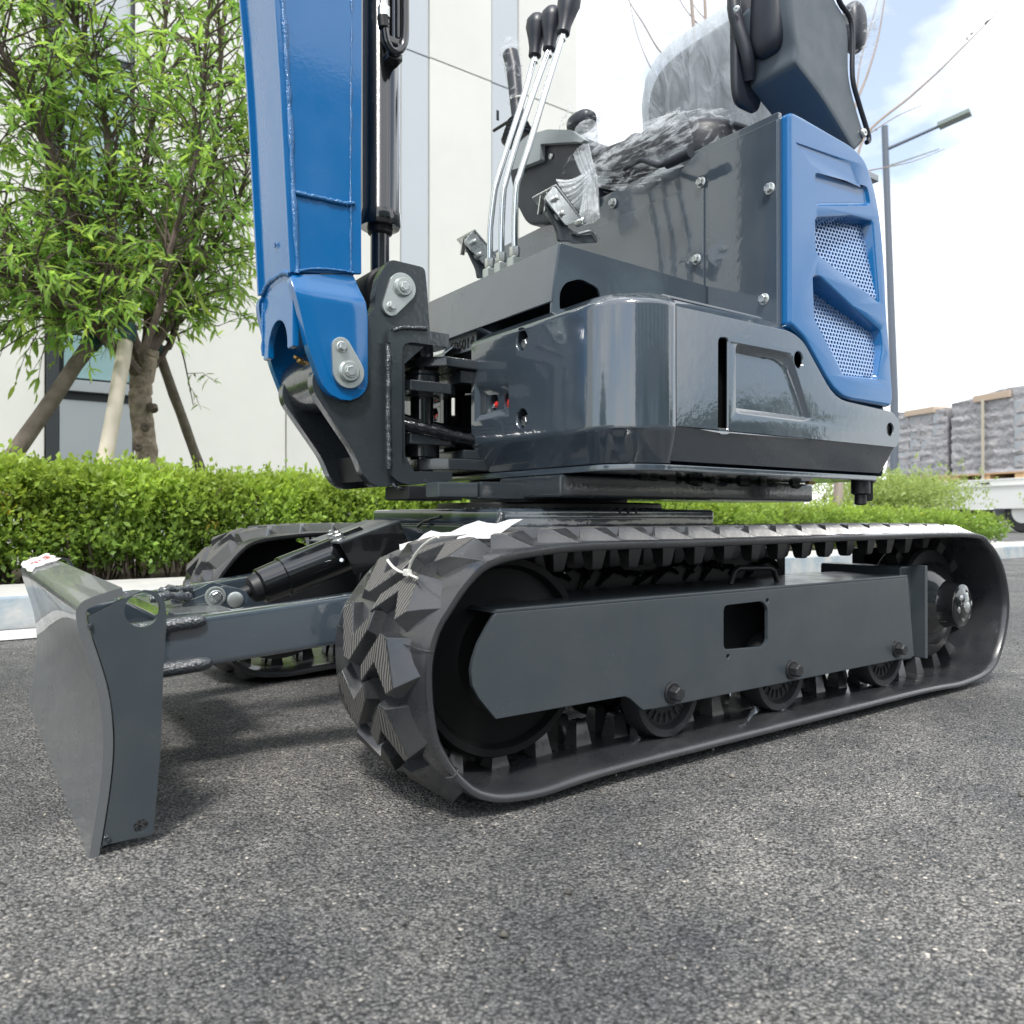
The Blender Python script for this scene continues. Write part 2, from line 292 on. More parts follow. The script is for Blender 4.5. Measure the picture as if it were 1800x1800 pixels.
# ------------------------------------------------------------------ ground, kerb, planter
def asphalt():
    m = bpy.data.materials.new('asphalt'); m.use_nodes = True; t = m.node_tree; p = t.nodes['Principled BSDF']; Nn = t.nodes.new; Ln = t.links.new
    c = Nn('ShaderNodeTexCoord').outputs['Object']
    def vor(sc, feat='F1'):
        v = Nn('ShaderNodeTexVoronoi'); v.inputs['Scale'].default_value = sc; v.feature = feat; Ln(c, v.inputs['Vector']); return v
    def noi(sc, d=5, r=.6):
        n = Nn('ShaderNodeTexNoise'); n.inputs['Scale'].default_value = sc; n.inputs['Detail'].default_value = d; n.inputs['Roughness'].default_value = r; Ln(c, n.inputs[0]); return n.outputs[0]
    def ramp(src, *e):
        r = Nn('ShaderNodeValToRGB'); r.color_ramp.elements[0].position, r.color_ramp.elements[0].color = e[0][0], (*e[0][1], 1)
        r.color_ramp.elements[1].position, r.color_ramp.elements[1].color = e[-1][0], (*e[-1][1], 1)
        for q in e[1:-1]:
            n = r.color_ramp.elements.new(q[0]); n.color = (*q[1], 1)
        Ln(src, r.inputs[0]); return r.outputs[0]
    def mixc(f, a, b, mode='MIX'):
        x = Nn('ShaderNodeMix'); x.data_type = 'RGBA'; x.blend_type = mode
        if isinstance(f, float): x.inputs[0].default_value = f
        else: Ln(f, x.inputs[0])
        Ln(a, x.inputs[6]); Ln(b, x.inputs[7]); return x.outputs[2]
    def mth(op, a, b):
        x = Nn('ShaderNodeMath'); x.operation = op
        for i, q in enumerate((a, b)):
            if isinstance(q, (int, float)): x.inputs[i].default_value = q
            else: Ln(q, x.inputs[i])
        return x.outputs[0]
    v1 = vor(250); v2 = vor(500); v3 = vor(95)
    sepn = Nn('ShaderNodeSeparateColor'); Ln(v1.outputs['Color'], sepn.inputs[0])
    stone = ramp(sepn.outputs[0], (0, (.055, .056, .058)), (.45, (.14, .14, .14)), (.86, (.215, .213, .208)), (.975, (.24, .235, .22)), (.993, (.44, .40, .35)), (1, (.55, .52, .47)))
    s2 = Nn('ShaderNodeSeparateColor'); Ln(v2.outputs['Color'], s2.inputs[0])
    fine = ramp(s2.outputs[1], (0, (.065, .066, .068)), (.7, (.15, .15, .148)), (.985, (.22, .215, .205)), (1, (.42, .40, .36)))
    base = mixc(ramp(noi(45, 3), (.45, (0, 0, 0)), (.55, (1, 1, 1))), stone, fine)
    gap = ramp(v1.outputs['Distance'], (.40, (1.08, 1.08, 1.08)), (.8, (.30, .30, .31)))
    base = mixc(1.0, base, gap, 'MULTIPLY')
    # larger tonal patches: dusty, bluish, worn
    pat = ramp(noi(1.7, 6, .65), (.30, (.88, .88, .89)), (.50, (1.30, 1.29, 1.27)), (.68, (2.1, 2.05, 1.95)))
    base = mixc(1.0, base, pat, 'MULTIPLY')
    pat2 = ramp(noi(9, 5, .6), (.32, (.78, .79, .82)), (.66, (1.2, 1.19, 1.16)))
    base = mixc(1.0, base, pat2, 'MULTIPLY')
    smud = ramp(noi(2.9, 4, .55), (.36, (.80, .81, .83)), (.47, (1, 1, 1)))
    base = mixc(1.0, base, smud, 'MULTIPLY')
    pit = ramp(v3.outputs['Distance'], (.15, (.06, .06, .065)), (.30, (1, 1, 1)))
    pitm = ramp(noi(38, 4, .7), (.50, (0, 0, 0)), (.57, (1, 1, 1)))
    base = mixc(pitm, base, mixc(1.0, base, pit, 'MULTIPLY'))
    Ln(base, p.inputs['Base Color'])
    Ln(ramp(noi(70, 4), (.3, (.55, .55, .55)), (.7, (.85, .85, .85))), p.inputs['Roughness'])
    hh = mth('ADD', mth('MULTIPLY', mth('SUBTRACT', .8, v1.outputs['Distance']), .9), mth('MULTIPLY', mth('SUBTRACT', .8, v2.outputs['Distance']), .35))
    hh = mth('ADD', hh, mth('MULTIPLY', noi(120, 4), 1.0)); hh = mth('ADD', hh, mth('MULTIPLY', noi(30, 3), 1.6))
    bb = Nn('ShaderNodeBump'); bb.inputs['Strength'].default_value = 1.; bb.inputs['Distance'].default_value = .007
    Ln(hh, bb.inputs['Height']); Ln(bb.outputs[0], p.inputs['Normal'])
    return m
M['asphalt'] = asphalt()
def sheet(name, x0, y0, x1, y1, z, m):
    me = bpy.data.meshes.new(name); me.from_pydata([(x0, y0, z), (x1, y0, z), (x1, y1, z), (x0, y1, z)], [], [(0, 1, 2, 3)])
    o = link(name, me, m); o['kind'] = 'structure'; return o
sheet('ground', -300, -300, 600, 600, 0, 'asphalt')
sheet('edge_line', -30, 2.235, 3.2, 2.50, .004, 'roadpaint')
# curved white marking beyond the planter end
cx_, cy_ = 17.5, 4.6
arc = [(cx_+5.2*math.cos(a), cy_+3.4*math.sin(a)) for a in np.linspace(R(100), R(300), 30)]+[(cx_+4.4*math.cos(a), cy_+2.6*math.sin(a)) for a in np.linspace(R(300), R(100), 30)]
bm = bmesh.new(); vv = [bm.verts.new((p[0], p[1], .004)) for p in arc]
for i in range(29): bm.faces.new([vv[i], vv[i+1], vv[58-i], vv[59-i]])
tag(bmfin('arc_marking', bm, 'roadpaint'), kind='structure')
# loose grit on the asphalt
nG = 2600; gx = rng.uniform(-1.3, 2.6, nG); gy = rng.uniform(-.75, 2.2, nG); gs = rng.uniform(.0009, .0030, nG)*(1+1.2*(rng.uniform(0, 1, nG) < .04))
oc = np.array([(1, 0, 0), (0, 1, 0), (-1, 0, 0), (0, -1, 0), (0, 0, .8), (0, 0, -.8)], np.float32); of = np.array([(0, 1, 4), (1, 2, 4), (2, 3, 4), (3, 0, 4), (1, 0, 5), (2, 1, 5), (3, 2, 5), (0, 3, 5)])
gv = oc[None]*gs[:, None, None]*(1+rng.uniform(-.35, .35, (nG, 6, 3))); th_ = rng.uniform(0, 6.3, nG); cs_, sn_ = np.cos(th_), np.sin(th_)
gv = np.stack([gv[..., 0]*cs_[:, None]-gv[..., 1]*sn_[:, None], gv[..., 0]*sn_[:, None]+gv[..., 1]*cs_[:, None], gv[..., 2]], 2)+np.stack([gx, gy, gs*.5], 1)[:, None]
M['grit'] = leafmat('loose_grit_stone', (.5, .48, .44), (.5, .48, .44), 0., .8)
gt = np.repeat(np.where(rng.uniform(0, 1, (nG, 1)) < .45, rng.uniform(.08, .3, (nG, 1)), rng.uniform(.35, .9, (nG, 1)))*np.array([[1, .98, .94]]), 6, axis=0)
tag(npmesh('grit', gv.reshape(-1, 3), (of[None]+np.arange(nG)[:, None, None]*6).reshape(-1, 3), 'grit', None, gt, 'stuff'), 'pale and dark stone grit scattered loose over the asphalt', 'grit')
# kerb stones round the planter
kerb = thing('kerb', 'low pale kerb of worn stone edging the hedge planter behind the machine', 'kerb', (3.4, 2.53, 0))
bx = -7.0; i = 0
while bx < 9.6:
    l = 1.2; g = .006
    pr = [(2.53, 0), (2.545, .118), (2.56, .127), (3.12, .127), (3.12, 0)]
    bm = bmesh.new(); dz = random.uniform(-.002, .002)
    prism_bm(bm, [pr], lambda u, v: (bx+g, u, v+dz*(v > 0)), lambda u, v: (bx+l-g, u, v+dz*(v > 0)))
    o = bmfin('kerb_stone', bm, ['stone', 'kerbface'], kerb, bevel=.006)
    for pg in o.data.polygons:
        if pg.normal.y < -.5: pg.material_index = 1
    bx += l; i += 1
tag(box('planter_soil', (-7, 3.12, -.02), (9.55, 5.2, .10), 'soil', bevel=0), kind='structure')

# ------------------------------------------------------------------ leaf batches
def leaf_template(kind):
    """returns verts (n,3), quads (m,4): leaf lies along +x, up +z, base at the origin, unit length"""
    if kind == 'lance':
        v = [(0, 0, 0), (.3, .105, .03), (.3, -.105, .03), (.3, 0, .0), (.65, .09, -.04), (.65, -.09, -.04), (.65, 0, -.065), (1, 0, -.22)]
        f = [(0, 3, 1, 1), (0, 2, 3, 3), (3, 6, 4, 1), (2, 5, 6, 3), (6, 7, 4, 4), (5, 7, 6, 6)]
        tri = [(0, 3, 1), (0, 2, 3), (3, 6, 4), (3, 4, 1), (2, 5, 6), (2, 6, 3), (6, 7, 4), (5, 7, 6)]
    else:
        v = [(0, 0, 0), (.45, .27, .06), (.45, -.27, .06), (.5, 0, 0), (.95, 0, .0)]
        tri = [(0, 3, 1), (0, 2, 3), (3, 4, 1), (2, 4, 3)]
    return np.array(v, np.float32), np.array(tri, np.int64)
def leaves(name, pos, dirs, ups, size, tint, kind, m, parent, stuff='stuff'):
    V, F = leaf_template(kind); n = len(pos)
    d = dirs/np.linalg.norm(dirs, axis=1)[:, None]; s = np.cross(ups, d); s /= np.linalg.norm(s, axis=1)[:, None]+1e-9; u = np.cross(d, s)
    W = pos[:, None, :]+size[:, None, None]*(V[None, :, 0:1]*d[:, None, :]+V[None, :, 1:2]*s[:, None, :]+V[None, :, 2:3]*u[:, None, :])
    FF = (F[None]+np.arange(n)[:, None, None]*len(V)).reshape(-1, 3)
    T = np.repeat(tint, len(V), axis=0)
    return npmesh(name, W.reshape(-1, 3), FF, m, parent, T, stuff)
def lump(p, sc, seed):
    """cheap smooth pseudo noise in [-1,1]"""
    r = np.random.default_rng(seed); o = 0
    for k in range(5):
        w = r.normal(size=3)*sc*(1+k*.6); o = o+np.sin(p@w+r.uniform(0, 6))/(1+k*.5)
    return o/2.6
def sprigs(P, Nrm, size, n_leaf, spread, jit):
    """turn sprig points into leaf arrays"""
    n = len(P); idx = np.repeat(np.arange(n), n_leaf); k = len(idx)
    ax = Nrm[idx]+rng.normal(size=(k, 3))*spread
    off = rng.uniform(0, 1, k)[:, None]*Nrm[idx]*size*1.6
    return P[idx]+off+rng.normal(size=(k, 3))*jit, ax, idx
# hedge -------------------------------------------------------------
hedge = thing('hedge', 'long clipped bright green box hedge in the planter behind the machine', 'hedge', (2, 3.3, .1))
HX0, HX1, HY0, HY1 = -6.0, 9.2, 3.22, 4.6
def htop(x): return .605-.021*np.clip(x+1, 0, 20)
nS = 27000
u = rng.uniform(0, 1, nS); xs = HX0+(HX1-HX0)*u
xs[:int(nS*.62)] = rng.uniform(-2.6, 4.2, int(nS*.62))
face = rng.uniform(0, 1, nS) < .46
z = np.where(face, rng.uniform(.14, 1, nS)**.9, 1.); y = np.where(face, 0, rng.uniform(0, 1, nS)**1.3)
P = np.stack([xs, HY0+.05+y*(HY1-HY0-.1), .10+(htop(xs)-.10)*z], 1)
rnd = .10*np.exp(-y/.07)*(~face); P[:, 2] -= rnd*.6
P[:, 1] += np.where(face, .08*np.clip((z-.75)/.25, 0, 1)**2+.05*(z < .3), 0)
lm = lump(P, 4.5, 3); lm2 = lump(P, 13, 5)
P[:, 1] -= np.where(face, .07*lm+.045*lm2, 0); P[:, 2] += np.where(face, 0, .04*lm+.05*lm2)
P += rng.normal(size=P.shape)*.026
Nn_ = np.where(face[:, None], np.array([[0, -1., .75]]), np.array([[0, -.25, 1.]]))
pp, ax, ii = sprigs(P, Nn_, .03, 6, .75, .012)
tone = rng.uniform(.75, 1.2, len(P))[ii]*(1+.18*lm[ii]+.12*lm2[ii])*rng.uniform(.85, 1.15, len(ii))
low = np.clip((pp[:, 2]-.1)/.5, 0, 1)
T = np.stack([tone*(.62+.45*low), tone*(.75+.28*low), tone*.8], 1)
yel = (lump(pp, 3.0, 11) > .62)&(rng.uniform(0, 1, len(ii)) < .35); T[yel] *= np.array([1.3, 1.15, .95])
red = (lump(pp, 5.0, 17) > .85)&(rng.uniform(0, 1, len(ii)) < .3); T[red] *= np.array([1.5, .85, .9])
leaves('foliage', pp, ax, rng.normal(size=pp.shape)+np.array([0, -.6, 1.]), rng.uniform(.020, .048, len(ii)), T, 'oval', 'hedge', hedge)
nI = 9000; Pi = np.stack([rng.uniform(-2.6, 9, nI), rng.uniform(HY0+.15, HY0+.55, nI), rng.uniform(.12, 1, nI)], 1); Pi[:, 2] = .1+(htop(Pi[:, 0])-.14)*Pi[:, 2]
pp, ax, ii = sprigs(Pi, np.tile([[0, -.5, .8]], (nI, 1)), .03, 5, .8, .02)
leaves('inner_foliage', pp, ax, rng.normal(size=pp.shape), rng.uniform(.03, .055, len(ii)), np.tile(rng.uniform(.5, .9, (len(ii), 1)), (1, 3)), 'oval', 'hedge', hedge)  # inner leaves tinted darker to paint the shaded hedge core
bm = bmesh.new()
for _ in range(520):
    x = random.uniform(-2.5, 3.0) if random.random() < .7 else random.uniform(HX0, HX1); yy = random.uniform(HY0+.06, HY0+.5); h = htop(x)*random.uniform(.6, .92)
    q = Vector((x, yy, .09)); tube_bm(bm, [q, q+Vector((random.uniform(-.07, .07), random.uniform(-.05, .05), h*.5)), q+Vector((random.uniform(-.14, .14), random.uniform(-.1, .1), h))], [.006, .004, .002], 4)
o = bmfin('stems', bm, 'limb', hedge); o['kind'] = 'stuff'
# taller pale flowering shrubs at the far end of the hedge
sh = thing('flowering_shrub', 'loose pale yellow shrub rising above the far end of the hedge', 'shrub', (-9.33,-5.468,0.12))
c = np.array((9.458,4.75,0.7)); n = 2600
Pq = c+rng.normal(size=(n, 3))*np.array([.75, .3, .13]); pp, ax, ii = sprigs(Pq, np.tile([[0, -.3, 1.]], (n, 1)), .04, 6, .7, .02)
leaves('foliage', pp, ax, rng.normal(size=pp.shape), rng.uniform(.03, .055, len(ii)), np.tile([[1.25, 1.12, 1.7]], (len(ii), 1))*rng.uniform(.7, 1.15, (len(ii), 1)), 'oval', 'hedge', sh)
bm = bmesh.new()
for _ in range(40):
    q = Vector((c[0]+random.gauss(0, .5), 4.75+random.gauss(0, .15), .08)); tube_bm(bm, [q, q+Vector((random.gauss(0, .08), 0, .4)), q+Vector((random.gauss(0, .15), 0, .62))], [.008, .006, .003], 4)
bmfin('stems', bm, 'limb', sh)['kind'] = 'stuff'

# ------------------------------------------------------------------ tree behind the hedge
tree = thing('peach_tree', 'leafy young tree with narrow bright green leaves tied to three wooden stakes', 'tree', (-.07, 4.2, .1))
tpts = [(-.055, 4.2, .08), (-.06, 4.2, .7), (-0.085,4.2,0.926), (-0.101,4.2,1.13), (-0.092,4.2,1.284), (-0.086,4.2,1.439)]
bm = bmesh.new(); TP = crs(tpts, 8); tube_bm(bm, [p+Vector((random.gauss(0, .003), random.gauss(0, .003), 0)) for p in TP], [.062+.003*random.random()+.03*max(0, i/len(TP)-.7)/.3 for i in range(len(TP))], 14)
bmfin('trunk', bm, 'bark', tree)
limbs = [
 ([(-0.108,4.2,1.334),(-0.201,4.2,1.593),(-0.307,4.2,1.844),(-0.454,4.2,2.079),(-0.554,4.2,2.381),(-0.665,4.2,2.671),(-0.785,4.2,2.917),(-0.915,4.2,3.15)], .045),
 ([(-0.116,4.1,1.35),(-0.187,4.1,1.574),(-0.248,4.1,1.961),(-0.263,4.1,2.321),(-0.294,4.1,2.74),(-0.368,4.1,3.076),(-0.454,4.1,3.368),(-0.525,4.1,3.82)], .038),
 ([(-0.055,4.2,1.408),(0.067,4.2,1.633),(0.182,4.2,1.897),(0.215,4.2,2.223),(0.317,4.2,2.606),(0.369,4.2,2.982),(0.403,4.2,3.503),(0.437,4.2,4.175)], .034),
 ([(-0.059,4.3,1.408),(-0.037,4.3,1.638),(-0.05,4.3,1.951),(-0.077,4.3,2.261),(-0.03,4.3,2.728),(0.051,4.3,3.213),(0.083,4.3,3.724),(0.115,4.3,4.203)], .032),
 ([(-0.158,4,1.263),(-0.29,4,1.378),(-0.418,4,1.488),(-0.556,4,1.561),(-0.688,4,1.632),(-0.815,4,1.671),(-0.963,4,1.762)], .034),
 ([(-0.089,4.4,1.368),(-0.217,4.4,1.493),(-0.371,4.4,1.609),(-0.461,4.4,1.799),(-0.635,4.4,1.902),(-0.774,4.4,2.005),(-0.935,4.4,2.195)], .03),
 ([(-0.01,4.3,1.361),(0.088,4.3,1.514),(0.155,4.3,1.738),(0.239,4.3,2.005),(0.362,4.3,2.175),(0.505,4.3,2.466),(0.578,4.3,2.898)], .024),
 ([(-0.146,3.9,1.346),(-0.057,3.9,1.617),(0.003,3.9,1.988),(0.096,3.9,2.34),(0.158,3.9,2.758),(0.173,3.9,3.201),(0.22,3.9,3.76)], .022),
 ([(-0.089,4.5,1.528),(-0.282,4.5,1.784),(-0.36,4.5,2.12),(-0.453,4.5,2.412),(-0.513,4.5,2.774),(-0.574,4.5,3.234),(-0.634,4.5,3.822)], .026)]
twig_pts = []; bm = bmesh.new()
for pts, r0 in limbs:
    Pp = crs(pts, 7); n = len(Pp); yo = random.uniform(-.25, .25)
    Pp = [p+Vector((0, yo*i/n+random.gauss(0, .006), random.gauss(0, .006))) for i, p in enumerate(Pp)]
    tube_bm(bm, Pp, [max(r0*(1-.8*i/n), .005) for i in range(n)], 8)
    for i in range(7, n):
        if random.random() < .95: twig_pts.append((Pp[i], Pp[min(i+1, n-1)]-Pp[max(i-1, 0)]))
br2 = []
for p, d in list(twig_pts):
    for _ in range(3):
        dd = (d.normalized()*.7+Vector((random.gauss(0, .75), random.gauss(0, .75), random.gauss(.15, .5)))).normalized(); l = random.uniform(.22, .55)
        q = [p, p+dd*l*.5+Vector((0, 0, .02)), p+dd*l+Vector((0, 0, -.03))]
        tube_bm(bm, q, [.007, .005, .003], 4); br2.append((q, dd, l))
bmfin('limbs', bm, 'limb', tree)['kind'] = 'stuff'
bm = bmesh.new(); lp, ld, lt = [], [], []
for q, dd, l in br2:
    for _ in range(random.choice((1, 2, 2))):
        t0 = random.uniform(.25, 1.); s0 = q[0].lerp(q[2], t0); e = (dd*.5+Vector((random.gauss(0, .6), random.gauss(0, .6), random.gauss(-.15, .35)))).normalized(); ll = random.uniform(.12, .30)
        tip = s0+e*ll+Vector((0, 0, -ll*.35)); mid = s0+e*ll*.55+Vector((0, 0, -.01)); tube_bm(bm, [s0, mid, tip], [.003, .0022, .0014], 3)
        tone = random.uniform(.72, 1.15); yl = 1+.3*max(0, random.gauss(-.2, .6))
        for k in range(random.randint(7, 11)):
            tt = random.uniform(.1, 1); b = s0.lerp(mid, tt*2) if tt < .5 else mid.lerp(tip, tt*2-1)
            lp.append(b); ld.append(e*.55+Vector((random.gauss(0, .6), random.gauss(0, .6), random.gauss(-.30, .45)))); f = tone*random.uniform(.85, 1.15)*(.9+.25*tt); lt.append((f*yl*(.85+.3*tt), f*(1+.2*(yl-1)), f*.85))
bmfin('twigs', bm, 'limb', tree)['kind'] = 'stuff'
lp = np.array(lp, np.float32); ld = np.array(ld, np.float32); lt = np.array(lt, np.float32); sz = rng.uniform(.05, .112, len(lp))
# the 300 nearest leaves are picked out one by one, the rest stay one mass
key = np.argsort(lp[:, 1]+(np.abs(lp[:, 0]+.3) > 1.2)*5+(lp[:, 2] > 3.3)*5)
near, rest = key[:300], key[300:]
leaves('foliage', lp[rest], ld[rest], np.tile([[0, 0, 1.]], (len(rest), 1))+rng.normal(size=(len(rest), 3))*.4, sz[rest], lt[rest], 'lance', 'leaf', tree)
V_, F_ = leaf_template('lance'); lmeshes = []
for k in range(6):
    me = bpy.data.meshes.new('leaf'); me.from_pydata([tuple(v) for v in V_], [], [tuple(int(a) for a in f) for f in F_]); me.materials.append(M['leaf'])
    at = me.color_attributes.new('tint', 'FLOAT_COLOR', 'POINT'); cc = .8+.09*k
    for d_ in at.data: d_.color = (cc*1.1, cc, cc*.8, 1)
    lmeshes.append(me)
for i in near:
    o = bpy.data.objects.new('leaf', random.choice(lmeshes)); COL.objects.link(o); o.parent = tree
    o.location = Vector([float(v) for v in lp[i]])-ORG[tree]; o.rotation_euler = Vector([float(v) for v in ld[i]]).to_track_quat('X', 'Z').to_euler(); s_ = float(sz[i]); o.scale = (s_, s_, s_)
o = tube('knot', [(-0.05,4.12,1.073), (-0.041,4.1,1.048)], [.03, .022], 'limb', tree)
for k_, py_ in enumerate((735, 790, 760)):
    lathe('knot', ((-0.109,4.1,0.949)[0]+(-.02, .02, .05)[k_], 4.125, .95+.12*(k_-1)), (0, -1, 0), [(0, .028), (.008, .024), (.012, .012), (.006, .004)], 'limb', tree, 10)
stakes = [((-.61,3.9,.1) , (-0.35,4.05,1.459), 'brown bark covered stake leaning right into the tree', 'stake', .05, (-0.791,3.9,0.679)),
          ((0,0,0), (-0.208,3.95,1.502), 'peeled pale wooden stake leaning in front of the tree trunk', 'stakepale', .047, (-0.357,3.75,0.687)),
          ((0,0,0), (-0.004,4.3,1.502), 'thin brown stake propping the tree from the right', 'stake', .036, (0.337,4.5,0.677))]
for _, top, lab, mm, rr, bot in stakes:
    top, bot = Vector(top), Vector(bot); foot = bot+(bot-top)*((bot.z-.05)/(top.z-bot.z))
    st = thing('wooden_stake', lab, 'stake', foot, 'stakes propping the tree')
    n = 14; pts = [foot.lerp(top, i/n)+Vector((random.gauss(0, .0012), random.gauss(0, .0012), 0)) for i in range(n+1)]
    tube('pole', pts, [rr*random.uniform(.94, 1.06)*(1-.2*i/n) for i in range(n+1)], mm, st, 12)
    d = (top-foot).normalized(); tube('binding', [top-d*.10, top-d*.05, top-d*.0], [rr*1.0, rr*1.1, rr*.98], 'wrap', st, 10)
tube('binding', [(-0.401,4.1,1.494),(-0.334,4.1,1.461),(-0.261,4.1,1.415),(-0.186,4.1,1.359)], .035, 'wrap', tree, 10)

# ------------------------------------------------------------------ building wall
bld = thing('factory_building', 'cream panelled factory building with a tall window strip behind the tree', 'building', (0, 7.2, 0))
WX1 = (5.701,7,6.527)[0]
box('wall', (-14, 7.06, -.05), (WX1-.02, 16, 12), 'wall', bld, bevel=0)
xa, xb = (-0.367,7,1.452)[0], (0.33,7,1.514)[0]
seams = [-14, -8.5, -5.6, -3.0, xa, xb, (1.771,7,1.054)[0], (3.09,7,4.337)[0], (3.458,7,4.432)[0], (4.333,7,6.337)[0], (4.739,7,6.483)[0], WX1]
zs = [0, (3.161,7,5.751)[2], 12]
for k in range(len(seams)-1):
    if k == 4: continue
    gm = k in (7, 9)
    for j in range(2):
        g = .008
        o = box('wall_panel', (seams[k]+g, 7.0+(.012 if gm else 0), zs[j]+g), (seams[k+1]-g, 7.058, zs[j+1]-g), 'wallgrey' if gm else 'wall', bld, bevel=.004)
# tall window strip
win = box('window', (xa+.01, 7.03, (-0.193,7,1.468)[2]), (xb-.01, 7.055, 11.9), 'frame', bld, bevel=0)
z0 = (-0.06,7,1.658)[2]
xm = [xa+.10, xa+.13, xb-.02]
for k, (zz0, zz1) in enumerate([(z0, z0+1.25), (z0+1.31, z0+2.9), (z0+2.96, z0+4.2), (z0+4.26, z0+6.0), (z0+6.06, 11.5)]):
    box('pane', (xa+.14, 7.012, zz0), (xb-.03, 7.026, zz1), 'glass' if k not in (2,) else 'wallgrey', win, bevel=0)
box('mullion', (xa+.005, 6.97, .05), (xa+.10, 7.056, 11.9), 'frame', win, bevel=.004)
box('mullion', (xb-.028, 6.985, z0-.1), (xb-.005, 7.056, 11.9), 'frame', win, bevel=.004)
box('sill', (xa+.10, 6.93, z0-.13), (xb-.01, 7.054, z0-.03), 'slate', win, bevel=.005)
box('shadow_gap', (xa+.10, 6.99, z0-.20), (xb-.01, 7.05, z0-.135), 'frame', win, bevel=0)
box('spandrel', (xa+.105, 6.975, .05), (xb-.01, 7.05, z0-.205), 'slate', win, bevel=.003)

# ------------------------------------------------------------------ street lamp and far bare tree
D_ = 22
lb = Vector((20.552,10.73,3.76)); lt_ = Vector((20.303,10.852,11.436)); lbase = Vector((lt_.x, lt_.y, 0))
M['lamp'] = mat('grey_lamp_steel', (.10, .12, .15), .5); M['lampgreen'] = mat('pale_green_lamp_housing', (.20, .24, .22), .5)
lamp = thing('street_lamp', 'tall thin grey street lamp with angled arms behind the blue hood', 'street lamp', lbase)
tube('pole', [lbase+(lb-lt_).xy.to_3d()*.9, lb, lt_], [.12, .105, .085], 'lamp', lamp, 12)
a0 = Vector((20.371,10.808,10.794)); a1 = Vector((21.033,9.719,11.186)); a2 = Vector((21.218,8.972,11.318))
tube('arm', [a0, a1], [.05, .045], 'lamp', lamp)
beam('lamp_head', a1, a2, .32, .10, 'lampgreen', lamp, bevel=0)
f0 = Vector((20.321,10.849,10.183)); f1 = Vector((23.597,10.957,11.737)); tube('arm', [f0+Vector((0,0,.1)), f1], [.03, .02], 'lampgreen', lamp)
bt = thing('bare_tree', 'nearly leafless sapling with long thin twigs behind the seat', 'tree', (3.451,2.862,0))
M['palebark'] = mat('pale_sapling_bark', (.36, .30, .26), .8)
bm = bmesh.new()
def br(pts, r): tube_bm(bm, crs(pts, 6), [max(r*(1-.75*i/(6*(len(pts)-1)+1)), .004) for i in range(6*(len(pts)-1)+1)], 6)
br([Vector(p) for p in [(7.234,4.288,0.111),(7.296,4.24,0.735),(7.25,4.265,1.786),(7.32,4.205,3.1),(7.316,4.2,4.217)]], .075)
br([Vector(p) for p in [(7.25,4.265,1.786),(6.894,4.513,2.706),(6.356,4.89,3.56),(5.989,5.145,4.414),(5.948,5.167,5.597),(5.88,5.207,6.648),(5.832,5.23,8.356)]], .05)
br([Vector(p) for p in [(6.01,5.129,4.677),(6.146,5.025,5.597),(6.346,4.876,6.516),(6.556,4.718,7.699)]], .03)
br([Vector(p) for p in [(5.966,5.158,5.071),(6.027,5.107,5.991),(6.014,5.111,6.779),(6.073,5.059,8.093)]], .028)
br([Vector(p) for p in [(5.41,4.938,5.321),(5.233,5.063,5.495),(5.081,5.17,5.805),(4.953,5.259,6.053),(4.826,5.347,6.426)]], .012)
br([Vector(p) for p in [(5.589,5.059,4.916),(5.329,5.241,5.36),(5.172,5.35,5.805),(5.067,5.421,6.377)]], .010)
br([Vector(p) for p in [(6.145,5.024,5.925),(5.946,5.164,6.122),(5.785,5.277,6.385),(5.704,5.333,6.713)]], .010)
br([Vector(p) for p in [(6.145,5.024,5.925),(6.08,5.069,6.089),(5.919,5.182,6.319),(5.838,5.238,6.582)]], .010)
br([Vector(p) for p in [(7.423,4.124,4.217),(7.528,4.045,4.808),(7.954,3.737,5.268),(8.221,3.545,5.564),(8.434,3.391,5.826),(8.674,3.218,6.122),(8.966,3.006,6.516)]], .018)
br([Vector(p) for p in [(7.316,4.2,4.217),(7.42,4.12,5.071),(7.553,4.022,5.531),(7.658,3.944,5.991),(7.736,3.883,6.648)]], .022)
br([Vector(p) for p in [(7.447,4.1,5.202),(7.483,4.071,5.662),(7.604,3.981,6.188),(7.683,3.922,6.582)]], .012)
br([Vector(p) for p in [(7.528,4.045,4.808),(7.822,3.834,5.038),(8.062,3.661,5.17)]], .009)
br([Vector(p) for p in [(7.556,4.027,4.414),(7.957,3.741,4.513),(8.277,3.511,4.664)]], .008)
bmfin('branches', bm, 'palebark', bt, sharp=60)
for px in ((8.498,3.345,5.925), (8.647,3.237,6.109), (8.514,3.333,5.991), (7.635,3.968,4.887), (7.582,4.006,4.841)):
    bm = bmesh.new(); lathe_bm(bm, px, (random.gauss(0, 1), random.gauss(0, 1), 1), [(0, .004), (.03, .016), (.07, .003)], 6); bmfin('bud', bm, 'palebark', bt)

